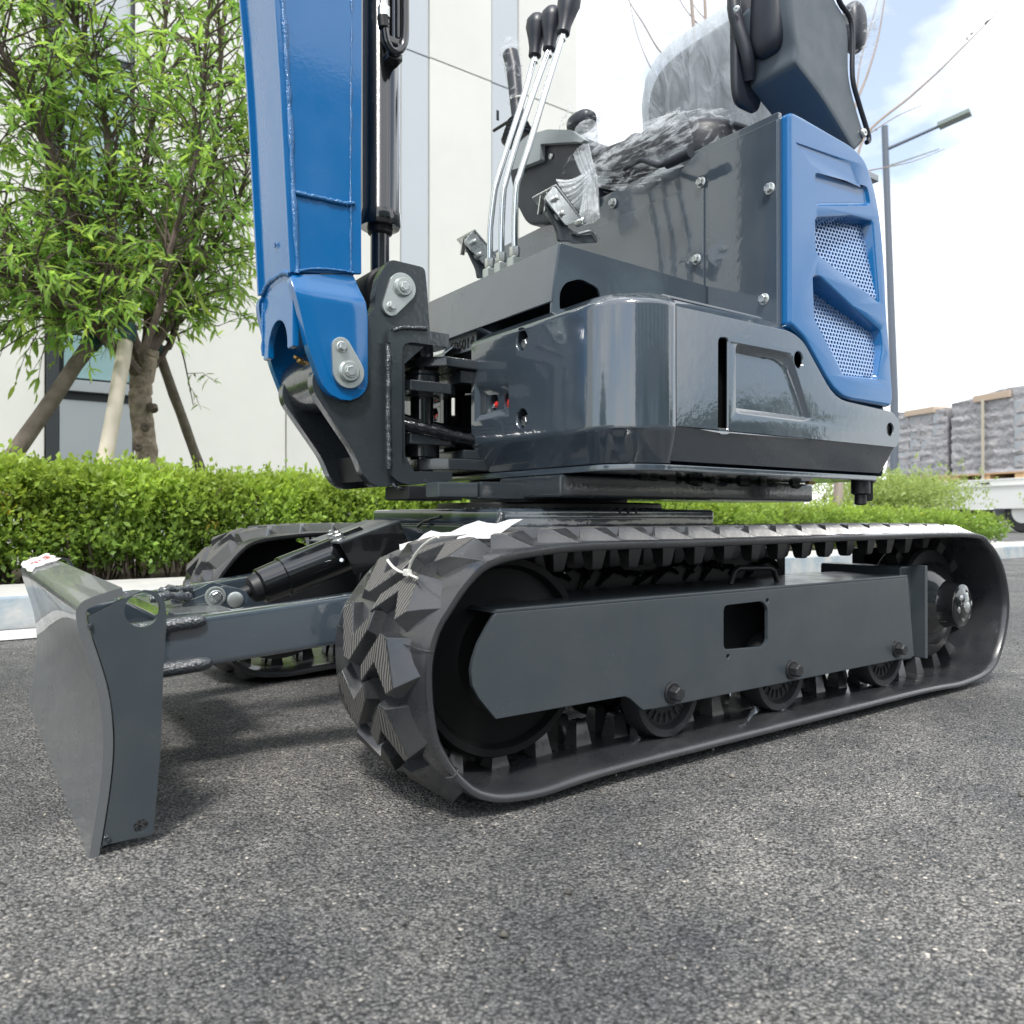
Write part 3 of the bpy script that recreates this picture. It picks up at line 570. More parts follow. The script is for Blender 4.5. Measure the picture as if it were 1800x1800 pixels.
# ------------------------------------------------------------------ truck with pallets
_f = Vector((.581, .814, 0)); _r = Vector((.814, -.581, 0)); dirT = (_f+_r*(-430/1370)).normalized()
sideT = Vector((-dirT.y, dirT.x, 0))
if sideT.dot(_r) < 0: sideT = -sideT
near_pt = Vector((21.309,7.749,1.427)); near_pt.z = 0
def TP_(a, b, z): return near_pt+dirT*a+sideT*b+Vector((0, 0, z))    # a along the bed (away), b across (right), z up
def tbox(name, a0, b0, z0, a1, b1, z1, m, parent, bevel=.01):
    bm = bmesh.new(); prism_bm(bm, [[(a0, b0), (a1, b0), (a1, b1), (a0, b1)]], lambda u, v: TP_(u, v, z0), lambda u, v: TP_(u, v, z1)); return bmfin(name, bm, m, parent, bevel)
M['truckwhite'] = mat('white_truck_paint', (.72, .73, .70), .4, var=(1.5, .4, (.62, .63, .6))); M['tyre'] = mat('tyre_rubber', (.02, .02, .022), .7)
M['wrapgrey'] = mat('grey_stretch_wrap', (.30, .295, .31), .35, bump=(5, 1., .08), var=(2.5, .8, (.40, .385, .38))); M['pallet'] = mat('pallet_pine', (.55, .36, .2), .8)
M['board'] = mat('cardboard', (.48, .38, .29), .8); M['strap'] = mat('beige_strap', (.5, .45, .36), .7); M['peek'] = mat('blue_grey_goods', (.30, .35, .38), .5, var=(2, .8, (.45, .38, .36)))
BZ = near_pt.z+1.426
truck = thing('flatbed_truck', 'white flatbed lorry loaded with wrapped pallets at the right edge', 'truck', tuple(TP_(0, 1, 0)))
tbox('side_board', -6, 0, BZ-.80, 6.0, .05, BZ-.06, 'truckwhite', truck); tbox('bed', -6, .0, BZ-.055, 6.0, 2.6, BZ, 'truckwhite', truck)
tbox('rail', -6, -.03, BZ-.20, 6.0, -.002, BZ-.16, 'truckwhite', truck, 0); tbox('tail_board', 6.02, 0, BZ-.8, 6.06, 2.6, BZ-.06, 'truckwhite', truck)
tbox('chassis', -6, .8, BZ-1.0, 6.2, 1.8, BZ-.81, 'dark', truck)
for a in (-3, -1, 1, 3, 5):
    tbox('latch', a, -.02, BZ-.14, a+.25, -.001, BZ-.09, 'dark', truck, 0)
for a in (.15, -5.2, 4.4):
    for b in (.12, 2.1):
        w = lathe('wheel', TP_(a, b, .55), sideT, [(0, .35), (.0, .5), (.04, .55), (.32, .55), (.36, .5)], 'tyre', truck, 28)
        lathe('rim', TP_(a, b-.01, .55), sideT, [(0, .30), (.05, .26), (.06, .1)], 'truckwhite', w, 20)
tbox('mudguard', .95, .1, .30, .98, .5, .85, 'wallgrey', truck)
# pallets along the bed
for k, (a, lab, w) in enumerate([(.06, 'grey wrapped pallet load nearest the camera with beige strap and cardboard top', 2.34), (2.5, 'grey wrapped pallet load with blue goods showing, behind the hood corner', 2.34)]):
    pt = thing('pallet_load', lab, 'pallet', tuple(TP_(a, .2, BZ)), 'wrapped pallet loads on the truck')
    for q in range(3):
        tbox('pallet_block', a+.03+q*(w-.35)/2, .1, BZ+.005, a+.28+q*(w-.35)/2, 2.3, BZ+.13, 'pallet', pt, 0)
    tbox('deck_board', a, .08, BZ+.135, a+w, 2.35, BZ+.17, 'pallet', pt, 0)
    # wrapped body with wrinkled sides
    H = 2.12-.1*k; nx, nz_ = 40, 30; bm = bmesh.new(); rows = []
    ring = [(a+.03, .12), (a+w-.05, .12), (a+w-.05, 2.3), (a+.03, 2.3)]
    per = []
    for s in range(4):
        p0, p1 = ring[s], ring[(s+1) % 4]
        for j in range(18): per.append((p0[0]+(p1[0]-p0[0])*j/18, p0[1]+(p1[1]-p0[1])*j/18))
    for i in range(nz_):
        zz = BZ+.175+H*i/(nz_-1); lay = .035*abs(math.sin(i*.9+k)); rows.append([bm.verts.new(TP_(p[0]+random.gauss(0, .012)-lay*(0), p[1]+lay+random.gauss(0, .018), zz+(.10*math.sin(p[0]*1.3+1) if i == nz_-1 else 0))) for p in per])
    for r0, r1 in zip(rows, rows[1:]):
        for j in range(len(per)): bm.faces.new([r0[j], r0[(j+1) % len(per)], r1[(j+1) % len(per)], r1[j]])
    bm.faces.new(rows[-1]); bmfin('wrapped_goods', bm, 'wrapgrey', pt, sharp=70)
    if k == 1:
        for r_ in range(5):
            for c_ in range(5): tbox('carton', a+.12+c_*.43, .132+.02*random.random(), BZ+.28+r_*.36, a+.50+c_*.43, .16, BZ+.58+r_*.36, 'peek', pt, .02)
    else:
        for r_ in range(5): tbox('carton', a+.05, .125, BZ+.28+r_*.36, a+.32, .16, BZ+.58+r_*.36, 'peek', pt, .02)
    tbox('cardboard_cap', a+.4, .06, BZ+H+.02, a+1.5, 1.8, BZ+H+.20, 'board', pt)
    if k == 0: tbox('strap', a+1.15, .04, BZ-.1, a+1.23, .058, BZ+H+.05, 'strap', pt, 0)

# ------------------------------------------------------------------ surroundings behind the camera (seen in the paint)
def bigtree(x, y, h, r, seed, lab):
    t = thing('street_tree', lab, 'tree', (x, y, 0)); rg = np.random.default_rng(seed)
    tube('trunk', [(x, y, 0), (x+.1, y, h*.3), (x-.1, y+.1, h*.7)], [.18, .14, .06], 'limb', t, 10)
    n = 2600; d = rg.normal(size=(n, 3)); d /= np.linalg.norm(d, axis=1)[:, None]; rr = rg.uniform(.35, 1, n)**.6
    c = d*rr[:, None]*np.array([r, r, h*.36]); c *= (1+.28*lump(c*1.0, 1.6, seed))[:, None]; c += np.array([x, y, h*.66])
    ax = rg.normal(size=(n, 3)); leaves('foliage', c, ax, rg.normal(size=(n, 3)), rg.uniform(.25, .5, n), np.tile(rg.uniform(.6, 1.2, (n, 1)), (1, 3)), 'oval', 'treeleaf', t)
for k, (x, y, h, r) in enumerate([(3.2, -11, 2.7, 1.2), (6.6, -12, 3.3, 1.5), (11.5, -12.5, 3.0, 1.5), (-17, 1.5, 3.6, 1.8), (17, -13, 3.6, 1.9), (-3.5, -13, 3.0, 1.4)]):
    bigtree(x, y, h, r, 40+k, ['smallest rounded green tree across the yard behind the camera', 'rounded green tree second from the smallest across the yard', 'wide green tree right of centre across the yard behind the camera', 'single green tree far out beyond the dozer blade, outside the frame', 'tallest green tree at the right end of the yard behind the camera', 'green tree in front of the pale hall behind the camera'][k])
hall = thing('added_hall', 'tall dark grey hall with window rows added unseen behind the camera to darken reflections', 'building', (-2, -22, 0))  # unseen hall, added tall and dark to deepen the boom's reflections
M['hallwall'] = mat('dark_grey_hall_wall', (.13, .15, .16), .6, var=(.5, .5, (.18, .19, .2)))
box('wall', (-15, -34, -.05), (13, -22, 15), 'hallwall', hall, bevel=0)
for r_ in range(3):
    for k in range(9): box('window', (-14+k*3.0, -22.02, 1.2+r_*4.6), (-12.2+k*3.0, -21.98, 4.0+r_*4.6), 'glass', hall, bevel=0)

# ================================================================== the mini excavator
ex = thing('mini_excavator', 'blue and dark grey mini excavator on rubber tracks with its dozer blade lowered', 'excavator', (.37, .675, 0))
def mir(y): return 1.35-y
def ring_walls(bm, la, lb):
    n = len(la)
    for i in range(n): bm.faces.new([la[i], la[(i+1) % n], lb[(i+1) % n], lb[i]])
M['mesh'] = mat('sky_tinted_perforated_sheet', (.30, .45, .72), .3, metal=.4, coat=.6)  # pale blue base colour carries the sky reflected on the mesh
M['vent'] = mat('vent_void_shade', (.006, .02, .07), .6)  # dark navy paints the shaded depth behind the vent mesh
def treadmat():
    m = mat('worn_tread_top', (.075, .073, .07), .62, spec=.35); t = m.node_tree; p = t.nodes['Principled BSDF']
    g = t.nodes.new('ShaderNodeNewGeometry'); w = t.nodes.new('ShaderNodeTexWave'); w.inputs['Scale'].default_value = 46; w.inputs['Distortion'].default_value = .6; w.inputs['Detail'].default_value = 2; w.inputs['Detail Scale'].default_value = 3
    mp_ = t.nodes.new('ShaderNodeMapping'); mp_.inputs['Rotation'].default_value = (0, 0, math.pi/2); t.links.new(g.outputs['Position'], mp_.inputs[0]); t.links.new(mp_.outputs[0], w.inputs[0])
    r = t.nodes.new('ShaderNodeValToRGB'); r.color_ramp.elements[0].position = .12; r.color_ramp.elements[0].color = (.012, .012, .012, 1); r.color_ramp.elements[1].position = .34; r.color_ramp.elements[1].color = (.15, .145, .135, 1)
    t.links.new(w.outputs['Fac'], r.inputs[0]); t.links.new(r.outputs[0], p.inputs['Base Color'])
    b = t.nodes.new('ShaderNodeBump'); b.inputs['Strength'].default_value = .8; b.inputs['Distance'].default_value = .002; t.links.new(w.outputs['Fac'], b.inputs['Height']); t.links.new(b.outputs[0], p.inputs['Normal'])
    return m
M['treadtop'] = treadmat()
# ---- rubber tracks
IN = [(0.06,0.367),(-0.189,0.367),(-0.303,0.362),(-0.377,0.346),(-0.423,0.325),(-0.459,0.277),(-0.473,0.268),(-0.482,0.244),(-0.486,0.22),(-0.485,0.179),(-0.478,0.132),(-0.468,0.109),(-0.45,0.081),(-0.419,0.05),(-0.389,0.036),(-0.361,0.03),(-0.3,0.026),(-0.19,0.032),(0.06,0.033),(0.689,0.032),(0.849,0.03),(0.988,0.026),(1.124,0.045),(1.188,0.111),(1.212,0.197),(1.18,0.286),(1.11,0.343),(1.014,0.367)]
IN[3] = (IN[3][0]-.01, IN[3][1]+.004); IN[4] = (IN[4][0]-.004, IN[4][1]); IN[5] = (-.457, .290)
IN.insert(0, (.55, .369))
PC = crs([(p[0], p[1], 0) for p in IN], 16, closed=True)
# resample evenly
seg = [0.]
for i in range(len(PC)): seg.append(seg[-1]+(PC[(i+1) % len(PC)]-PC[i]).length)
LEN = seg[-1]; NT = 44; PITCH = LEN/NT
def path(s):
    s %= LEN; import bisect
    i = bisect.bisect_right(seg, s)-1; i = min(i, len(PC)-1); t = (s-seg[i])/max(seg[i+1]-seg[i], 1e-9); return PC[i].lerp(PC[(i+1) % len(PC)], t)
def frame(s):
    p = path(s); d = (path(s+.012)-path(s-.012)).normalized()    # runs forward on top, then down the front: outward normal
    return p, Vector((d.y, -d.x, 0)) if True else None
_p, _n = frame(.02)
NS = 1 if _n.y > 0 else -1
def tp(s, y, n, far):
    p, nn = frame(s); q = p+nn*NS*n
    return Vector((q.x, mir(y) if far else y, q.y))
SEC = [(.004, .001), (.0, .006), (.001, .012), (.008, .0125), (.012, .0145), (.143, .0145), (.147, .0115), (.156, .0115), (.160, .0145), (.291, .0145), (.294, .0125), (.302, .012), (.303, .006), (.299, .001), (.285, 0), (.245, -.001), (.21, .001), (.093, .001), (.058, -.001), (.018, 0)]
TOPR = [(.158, -.029), (.156, -.006), (.106, .036), (.086, .033), (.056, -.022), (.077, -.032), (.112, .003)]
BASR = [(.161, -.036), (.160, -.001), (.108, .043), (.048, .040), (.009, .000), (.066, -.042), (.112, -.006)]
def inner_lug(k, far, yc):
    s0 = (k+.5)*PITCH; bm = bmesh.new(); ra = []
    for n, hs, hy in ((0.002, .017, .017), (-.036, .011, .010), (-.040, .008, .007)):
        ra.append([bm.verts.new(tp(s0+a*hs, yc+b*hy, n, far)) for a, b in ((-1, -1), (1, -1), (1, 1), (-1, 1))])
    for a, b in zip(ra, ra[1:]):
        for i in range(4): bm.faces.new([a[i], a[(i+1) % 4], b[(i+1) % 4], b[i]])
    bm.faces.new(ra[-1]); bm.faces.new(ra[0][::-1]); return bm
for far in (False, True):
    n = 260; bm = bmesh.new(); rings = [[bm.verts.new(tp(LEN*i/n, y, q, far)) for y, q in SEC] for i in range(n)]
    for i in range(n):
        a, b = rings[i], rings[(i+1) % n]
        for j in range(len(SEC)): bm.faces.new([a[j], b[j], b[(j+1) % len(SEC)], a[(j+1) % len(SEC)]])
    trk = bmfin('rubber_track', bm, 'rubber', ex, sharp=50)
    for k in range(NT):
        for side in (0, 1):
            s0 = k*PITCH+(0 if not side else -.030); bm = bmesh.new()
            def rg_(pts, nn, sc=1.):
                out = []
                for y, s in pts:
                    if side: y, s = .303-y, -s
                    out.append(bm.verts.new(tp(s0-s, y, nn, far)))
                return out
            mid = [(a[0]*.62+b[0]*.38, a[1]*.62+b[1]*.38) for a, b in zip(TOPR, BASR)]
            sh_ = [(a[0]*.93+b[0]*.07, a[1]*.93+b[1]*.07) for a, b in zip(TOPR, BASR)]
            R0, R1, R1b, R2 = rg_(BASR, .013), rg_(mid, .026), rg_(sh_, .0335), rg_(TOPR, .0345)
            for a, b in ((R0, R1), (R1, R1b), (R1b, R2)):
                for i in range(7): bm.faces.new([a[i], a[(i+1) % 7], b[(i+1) % 7], b[i]])
            bm.faces.new(R0[::-1]); tf = bm.faces.new(R2); tf.material_index = 1
            lug = bmfin('tread_lug', bm, ['rubber', 'treadtop'], trk, bevel=.0011 if far else .0022, seg=1 if far else 2)
        bmg = inner_lug(k, far, .128); bmfin('guide_lug', bmg, 'rubber', trk, sharp=30)
        bmg = inner_lug(k, far, .178); bmfin('guide_lug', bmg, 'rubber', trk, sharp=30)
    if not far:
        # mould seams across the belt
        for px_s in (.0, ):
            best = min(range(400), key=lambda i: (tp(LEN*i/400, 0, 0, False)-Vector((-.482, 0, .244))).length); s1 = LEN*best/400
            tube('mould_seam', [tp(s1, y, q+.0004, far) for y, q in [(.0, .006), (.001, .012), (.009, .015), (.012, .0178), (.08, .0182), (.143, .0178), (.151, .015), (.16, .0178), (.22, .018), (.291, .0178), (.301, .013)]], .0014, 'rubber', trk, 5)
            best = min(range(400), key=lambda i: (tp(LEN*i/400, 0, 0, False)-Vector((-.45, 0, .081))).length); s1 = LEN*best/400
            tube('mould_seam', [tp(s1, y, q, far) for y, q in [(.02, -.0005), (.004, .0), (-.0005, .006), (.001, .012), (.012, .0178)]], .0016, 'rubber', trk, 5)
    my = (lambda y: mir(y)) if far else (lambda y: y)
    # ---- idler, sprocket, rollers
    def wheel(name, x, z, r, y0, y1, prof, m, seg=40):
        sgn = -1 if far else 1
        return lathe(name, (x, my(y0), z), (0, sgn, 0), prof, m, ex, seg)
    IX, IZ, IR = -.305, .203, .158
    w = wheel('front_idler', IX, IZ, IR, .095, 0, [(0, IR*.55), (.006, IR*.60), (.012, IR*.86), (.0, IR*.9), (0, IR*.97), (.012, IR), (.05, IR), (.055, IR*.86), (.066, IR*.86), (.07, IR), (.118, IR), (.12, IR*.5)], 'idler', 48)
    lathe('hub', (IX, my(.088), IZ), (0, -1 if far else 1, 0), [(0, .03), (.004, .045), (.02, .05)], 'cast', w)
    w = wheel('drive_sprocket', 1.035, .2, .14, .11, 0, [(0, .10), (.0, .135), (.008, .142), (.08, .142), (.088, .135), (.09, .08)], 'dark')
    bm = bmesh.new()
    for i in range(11):
        a = 2*math.pi*i/11; c_ = Vector((1.035+.148*math.cos(a), my(.15), .2+.148*math.sin(a))); dr = Vector((math.cos(a), 0, math.sin(a))); dt = Vector((-dr.z, 0, dr.x))
        prism_bm(bm, [[(-.018, -.016), (.018, -.016), (.010, .022), (-.010, .022)]], lambda u, v: c_+dt*u+dr*v+Vector((0, -.014, 0)), lambda u, v: c_+dt*u+dr*v+Vector((0, .014, 0)))
    bmfin('teeth', bm, 'dark', w)
    mo = lathe('travel_motor', (1.03, my(.115), .2), (0, 1 if far else -1, 0), [(0, .105), (.02, .105), (.035, .085), (.05, .06), (.062, .055), (.085, .052), (.09, .03)], 'black', ex, 32)
    lathe('hub_cap', (1.028, my(.04), .197), (0, 1 if far else -1, 0), [(-.01, .034), (.0, .046), (.012, .046), (.016, .036), (.02, .03), (.022, .010)], 'black', mo, 28)
    bm = bmesh.new()
    for i in range(6):
        a = i*math.pi/3+.2; lathe_bm(bm, (1.028+.028*math.cos(a), my(.028), .197+.028*math.sin(a)), (0, 1 if far else -1, 0), [(0, .010), (.006, .010), (.008, .006)], 6)
    lathe_bm(bm, (1.028, my(.026), .197), (0, 1 if far else -1, 0), [(0, .016), (.010, .014), (.012, .005)], 12)
    bmfin('cap_nut', bm, 'zinc', mo)
    for rx in (.015, .335, .72):
        for yy in (.055, .215):
            w = wheel('track_roller', rx, .112, .075, yy, 0, [(.012, .012), (.010, .05), (.012, .060), (.0, .064), (0, .076), (.006, .078), (.04, .078), (.05, .06), (.052, .03)], 'cast', 32)
            if yy < .1:
                bm = bmesh.new()
                for i in range(20):
                    a = 2*math.pi*i/20; c_ = Vector((rx+.045*math.cos(a), my(.066), .112+.045*math.sin(a))); dr = Vector((math.cos(a), 0, math.sin(a))); dt = Vector((-dr.z, 0, dr.x))
                    prism_bm(bm, [[(-.0015, -.008), (.0015, -.008), (.0015, .008), (-.0015, .008)]], lambda u, v: c_+dt*u+dr*v+Vector((0, -.004 if not far else .004, 0)), lambda u, v: c_+dt*u+dr*v)
                bmfin('rib', bm, 'cast', w)
        cyl('axle', (rx, my(.06), .112), (rx, my(.25), .112), .018, 'dark', ex)
    # ---- side frame with cover plate
    CP = [(-0.369,0.281),(-0.382,0.264),(-0.398,0.24),(-0.407,0.218),(-0.41,0.203),(-0.408,0.182),(-0.398,0.164),(-0.368,0.129),(-0.115,0.128),(-0.103,0.123),(-0.074,0.1),(-0.048,0.098),(0.798,0.098),(0.772,0.281)]
    CP = [(p[0], p[1]) for p in CP]
    CP[0] = (CP[0][0], .281); CP[-1] = (.772, .281)
    hole = rounded([(0.13,0.259),(0.241,0.26),(0.258,0.247),(0.258,0.182),(0.244,0.174),(0.13,0.179)], .012)
    sh1 = circ(*(0.257,0.26), .0045, 10); sh2 = circ(*(0.142,0.166), .0045, 10)
    ya, yb = (.03, .038) if not far else (mir(.03), mir(.038))
    cov = plate('side_cover_plate', CP, ya, yb, 'greyflat', ex, holes=[hole, sh1, sh2] if not far else [hole], bevel=.0012)
    # folded top lip and box girder
    lip = [(-.373, .0), (.772, .0)]
    plate('cover_lip', [(-.373, .2812), (.772, .2812), (.772, .2862), (-.366, .2862)], *((.031, .20) if not far else (mir(.031), mir(.20))), 'greyflat', cov, bevel=.0012)
    plate('girder', [(-.20, .135), (.80, .135), (.80, .275), (-.20, .275)], *((.10, .25) if not far else (mir(.10), mir(.25))), 'dark', ex)
    plate('end_plate', rounded([(.785, .085), (.842, .085), (.842, .303), (.785, .303)], .008), *((.055, .26) if not far else (mir(.055), mir(.26))), 'greyflat', ex, bevel=.004)
    plate('end_flange', rounded([(.833, .09), (.845, .09), (.845, .306), (.833, .306)], .003), *((.022, .06) if not far else (mir(.022), mir(.06))), 'greyflat', ex)
    tube('lift_handle', [tuple((p[0], my(.10), p[2])) for p in [(0.236,0.1,0.287),(0.246,0.1,0.311),(0.26,0.1,0.318),(0.358,0.1,0.315),(0.373,0.1,0.309),(0.384,0.1,0.286)]], .005, 'dark', ex)
    for q in ((1181, 1217), (1391, 1177), (1576, 1140)):
        pass
    for (bx_, bz_) in ((-0.005,0.12), (0.331,0.121), (0.721,0.123)):
        sg = 1 if far else -1
        lathe('washer', (bx_, my(.03), bz_), (0, sg, 0), [(0, .019), (.003, .019), (.0045, .017)], 'dark', cov, 20)
        bolt((bx_, my(.0255), bz_), (0, sg, 0), .0125, 'cast', cov, h=.016, washer=False)
box('inner_frame', ((0.992,0.27,0.302)[0], .265, .26), (1.14, .30, .335), 'dark', ex, bevel=.004)
box('inner_frame', (-.10, .265, .27), ((0.648,0.27,0.313)[0], .30, .345), 'dark', ex, bevel=.004)
bm = bmesh.new()
for i in range(14): tube_bm(bm, crs([(-.12+i*.05, .262, .29+.02*math.sin(i*2)), (-.08+i*.05, .25, .315+.012*math.sin(i)), (-.04+i*.05, .262, .30)], 4), .006, 6)
bmfin('hoses', bm, 'black', ex)['kind'] = 'stuff'
# ---- track frame cross member
xf0, xf1 = -.118, .53
box('cross_frame', (xf0+.012, .395, .360), (xf1-.02, mir(.395), .402), 'grey', ex, bevel=.004)
fr = box('frame_deck', (xf0, .385, .4025), (xf1, mir(.385), .437), 'grey', ex, bevel=.008)
box('side_rail', (xf0+.02, .372, .385), (xf1-.02, .3845, .418), 'grey', ex, bevel=.003)
weld('weld_bead', [(-0.119,0.718,0.397),(-0.119,0.691,0.408),(-0.119,0.651,0.415),(-0.119,0.613,0.42)], .0035, 'greyweld', fr)
tube('weld_lump', [(-0.127,0.383,0.39),(-0.121,0.383,0.406),(-0.113,0.383,0.423),(-0.116,0.383,0.431)], [.004, .008, .007, .004], 'greyweld', fr)
for ff in (0, 1):
    g_ = (lambda y: mir(y)) if ff else (lambda y: y)
    plate('leg_arch', [(-.16, .20), (-.10, .36), (.50, .37), (.62, .30), (.62, .20)], g_(.26), g_(.40), 'dark', ex)
# ---- slewing ring and pedestal
cyl('slew_ring', (.235, .675, .4245), (.235, .675, .452), .285, 'dark', ex, 64, c=.004)
bm = bmesh.new()
for i in range(72):
    a = 2*math.pi*i/72; lathe_bm(bm, (.235+.288*math.cos(a), .675+.288*math.sin(a), .426), (0, 0, 1), [(0, .005), (.012, .005), (.014, .003)], 6)
bmfin('ring_bolt', bm, 'dark', ex)['kind'] = 'stuff'
box('belly_plate', (-.02, .31, .458), (.832, .53, .505), 'post', ex, bevel=.008)
box('front_belly_plate', (-.234, .55, .455), (-.10, .66, .485), 'dark', ex, bevel=.004)
cyl('pedestal_boss', (.235, .675, .452), (.235, .675, .506), .20, 'dark', ex, 48)
box('pedestal_plate', (-.126, .44, .456), (.066, .50, .492), 'post', ex, bevel=.004)
box('pedestal_plate', (-.222, .445, .458), (-.128, .50, .489), 'greyflat', ex, bevel=.004)
for q in ((0.69,0.28,0.505), (0.757,0.28,0.509), (0.488,0.28,0.502)):
    cyl('grease_hose_end', q, (q[0]+.03, q[1], q[2]), .008, 'brass' if q[0] > .7 else 'dark', ex, 10)
bm = bmesh.new()
for i in range(16): lathe_bm(bm, (.2+i*.036+random.uniform(-.01, .01), .3+random.uniform(0, .02), .50+random.uniform(-.006, .006)), (1, random.uniform(-.5, .5), 0), [(0, .006), (.02, .007), (.03, .003)], 8)
bmfin('underside_fittings', bm, 'dark', ex)['kind'] = 'stuff'
# ---- upper frame deck plate
def shell_plan(inset, x1=.86):
    """plan outline following the shell: front face, rounded near corner, near side, rear"""
    xf, ys = XF_+inset, .10+inset; r = .12-inset*.4; c = (xf+r, ys+r)
    arc_ = [(c[0]-r*math.cos(t), c[1]-r*math.sin(t)) for t in np.linspace(0, math.pi/2, 9)]
    return [(xf, .60)]+arc_+[(x1-inset, ys)]
XF_ = -.039
pl = shell_plan(.028, .845); full = pl+[(p[0], mir(p[1])) for p in pl[::-1]]
dk = platez('deck_plate', full, .506, .5185, 'grey', ex, bevel=.002)
bolt((.825, .16, .506), (0, 0, -1), .016, 'dark', ex, h=.045)
lathe('drain_plug', (.79, .155, .506), (0, 0, -1), [(0, .022), (.03, .022), (.034, .014), (.055, .014), (.058, .010)], 'dark', dk, 14)
# ---- front cover: swept round the corner
Z0, Z1, Z2, Z3 = .519, .582, .815, .842
PROF = [(.034, Z0), (.030, Z0+.003), (.004, Z1-.006), (.0005, Z1), (0, Z1+.007), (0, Z2-.008), (.001, Z2-.001), (.004, Z2+.004), (.036, Z3-.002), (.044, Z3), (.075, Z3+.001)]
def swept(name, plan_fn, m, far):
    bm = bmesh.new(); rings = []
    for ins, z in PROF:
        rings.append([bm.verts.new((p[0], mir(p[1]) if far else p[1], z)) for p in plan_fn(ins)])
    for a, b in zip(rings, rings[1:]):
        for i in range(len(a)-1): bm.faces.new([a[i], a[i+1], b[i+1], b[i]])
    return bmfin(name, bm, m, ex, sharp=30)
def ffar(ins):
    xf, ys = XF_+ins, .10+ins; r = .12-ins*.4; c = (xf+r, ys+r)
    return [(c[0]-r*math.cos(t), c[1]-r*math.sin(t)) for t in np.linspace(0, math.pi/2, 12)]
# flat front part with holes, then rounded corner, both as one mesh
def front_cover(far):
    bm = bmesh.new(); yfar = .612; g_ = (lambda y: mir(y)) if far else (lambda y: y)
    # corner sweep
    rings = []
    for ins, z in PROF: rings.append([bm.verts.new((p[0], g_(p[1]), z)) for p in ffar(ins)])
    for a, b in zip(rings, rings[1:]):
        for i in range(len(a)-1): bm.faces.new([a[i], a[i+1], b[i+1], b[i]])
    # flat strips at the front except the vertical face, which carries holes
    k0 = 4; k1 = 5
    def edge_y(ins): return .10+ins+(.12-ins*.4)
    for i in range(len(PROF)-1):
        if i == k0: continue
        (a, za), (b, zb) = PROF[i], PROF[i+1]
        e = .03 if i < k0 else .02
        ye = yfar-(.03*max(0, (Z1-za)/.06) if i < k0 else 0)-(.02*(a/.04) if i > k0 else 0); ye2 = yfar-(.03*max(0, (Z1-zb)/.06) if i < k0 else 0)-(.02*(b/.04) if i > k0 else 0)
        bm.faces.new([bm.verts.new(v) for v in [(XF_+a, g_(edge_y(a)), za), (XF_+a, g_(ye), za), (XF_+b, g_(ye2), zb), (XF_+b, g_(edge_y(b)), zb)]])
    za, zb = PROF[k0][1], PROF[k1][1]
    outer = [(.22, za), (yfar, za), (yfar, zb), (.22, zb)]
    holes = [(circ(*(0.417,0.788), .0215, 20), .03), (circ(*(0.417,0.625), .0215, 20), .03)]
    pocket = [(0.599,0.726), (0.466,0.72), (0.462,0.634), (0.599,0.636)]
    pocket = [(min(p[0], yfar-.012), p[1]) for p in pocket]
    pin = [(pocket[0][0]-.008, pocket[0][1]-.030), (pocket[1][0]+.002, pocket[1][1]-.034), (pocket[2][0]+.002, pocket[2][1]+.022), (pocket[3][0]-.008, pocket[3][1]+.020)]
    loops = [outer]+[h for h, _ in holes]+[pocket]
    def P3(p, d=0.): return (XF_+d, g_(p[0]), p[1])
    allp = [p for l in loops for p in l]; vs_ = [bm.verts.new(P3(p)) for p in allp]
    for t in tessellate_polygon([[Vector((p[0], p[1], 0)) for p in l] for l in loops]): bm.faces.new([vs_[i] for i in t])
    k = 4
    for h, dp in holes:
        bk = [bm.verts.new(P3(p, dp)) for p in h]; bk2 = [bm.verts.new(P3(p, .0025)) for p in circ(sum(q[0] for q in h)/20, sum(q[1] for q in h)/20, .020, 20)]
        for i in range(20): bm.faces.new([vs_[k+i], vs_[k+(i+1) % 20], bk2[(i+1) % 20], bk2[i]]); bm.faces.new([bk2[i], bk2[(i+1) % 20], bk[(i+1) % 20], bk[i]])
        k += 20
    h1 = circ(*(0.543,0.675), .0165, 18, .0185); h2 = circ(*(0.488,0.672), .0165, 18, .0185)
    fl = [bm.verts.new(P3(p, .016)) for p in pin]
    for i in range(4): bm.faces.new([vs_[k+i], vs_[k+(i+1) % 4], fl[(i+1) % 4], fl[i]])
    ap = pin+h1+h2; fv = fl+[bm.verts.new(P3(p, .016)) for p in h1+h2]
    for t in tessellate_polygon([[Vector((p[0], p[1], 0)) for p in l] for l in (pin, h1, h2)]): bm.faces.new([fv[i] for i in t])
    for q0 in (4, 22):
        bk = [bm.verts.new(P3(p, .04)) for p in ap[q0:q0+18]]
        for i in range(18): bm.faces.new([fv[q0+i], fv[q0+(i+1) % 18], bk[(i+1) % 18], bk[i]])
    # thickness at the free end
    bmesh.ops.remove_doubles(bm, verts=bm.verts, dist=.0008)
    ob = bmfin('front_cover', bm, 'grey', ex, sharp=30)
    sm = ob.modifiers.new('th', 'SOLIDIFY'); sm.thickness = .006; sm.offset = -1 if not far else -1
    w_ = ob.modifiers.new('wn', 'WEIGHTED_NORMAL'); w_.keep_sharp = True; w_.weight = 80
    return ob
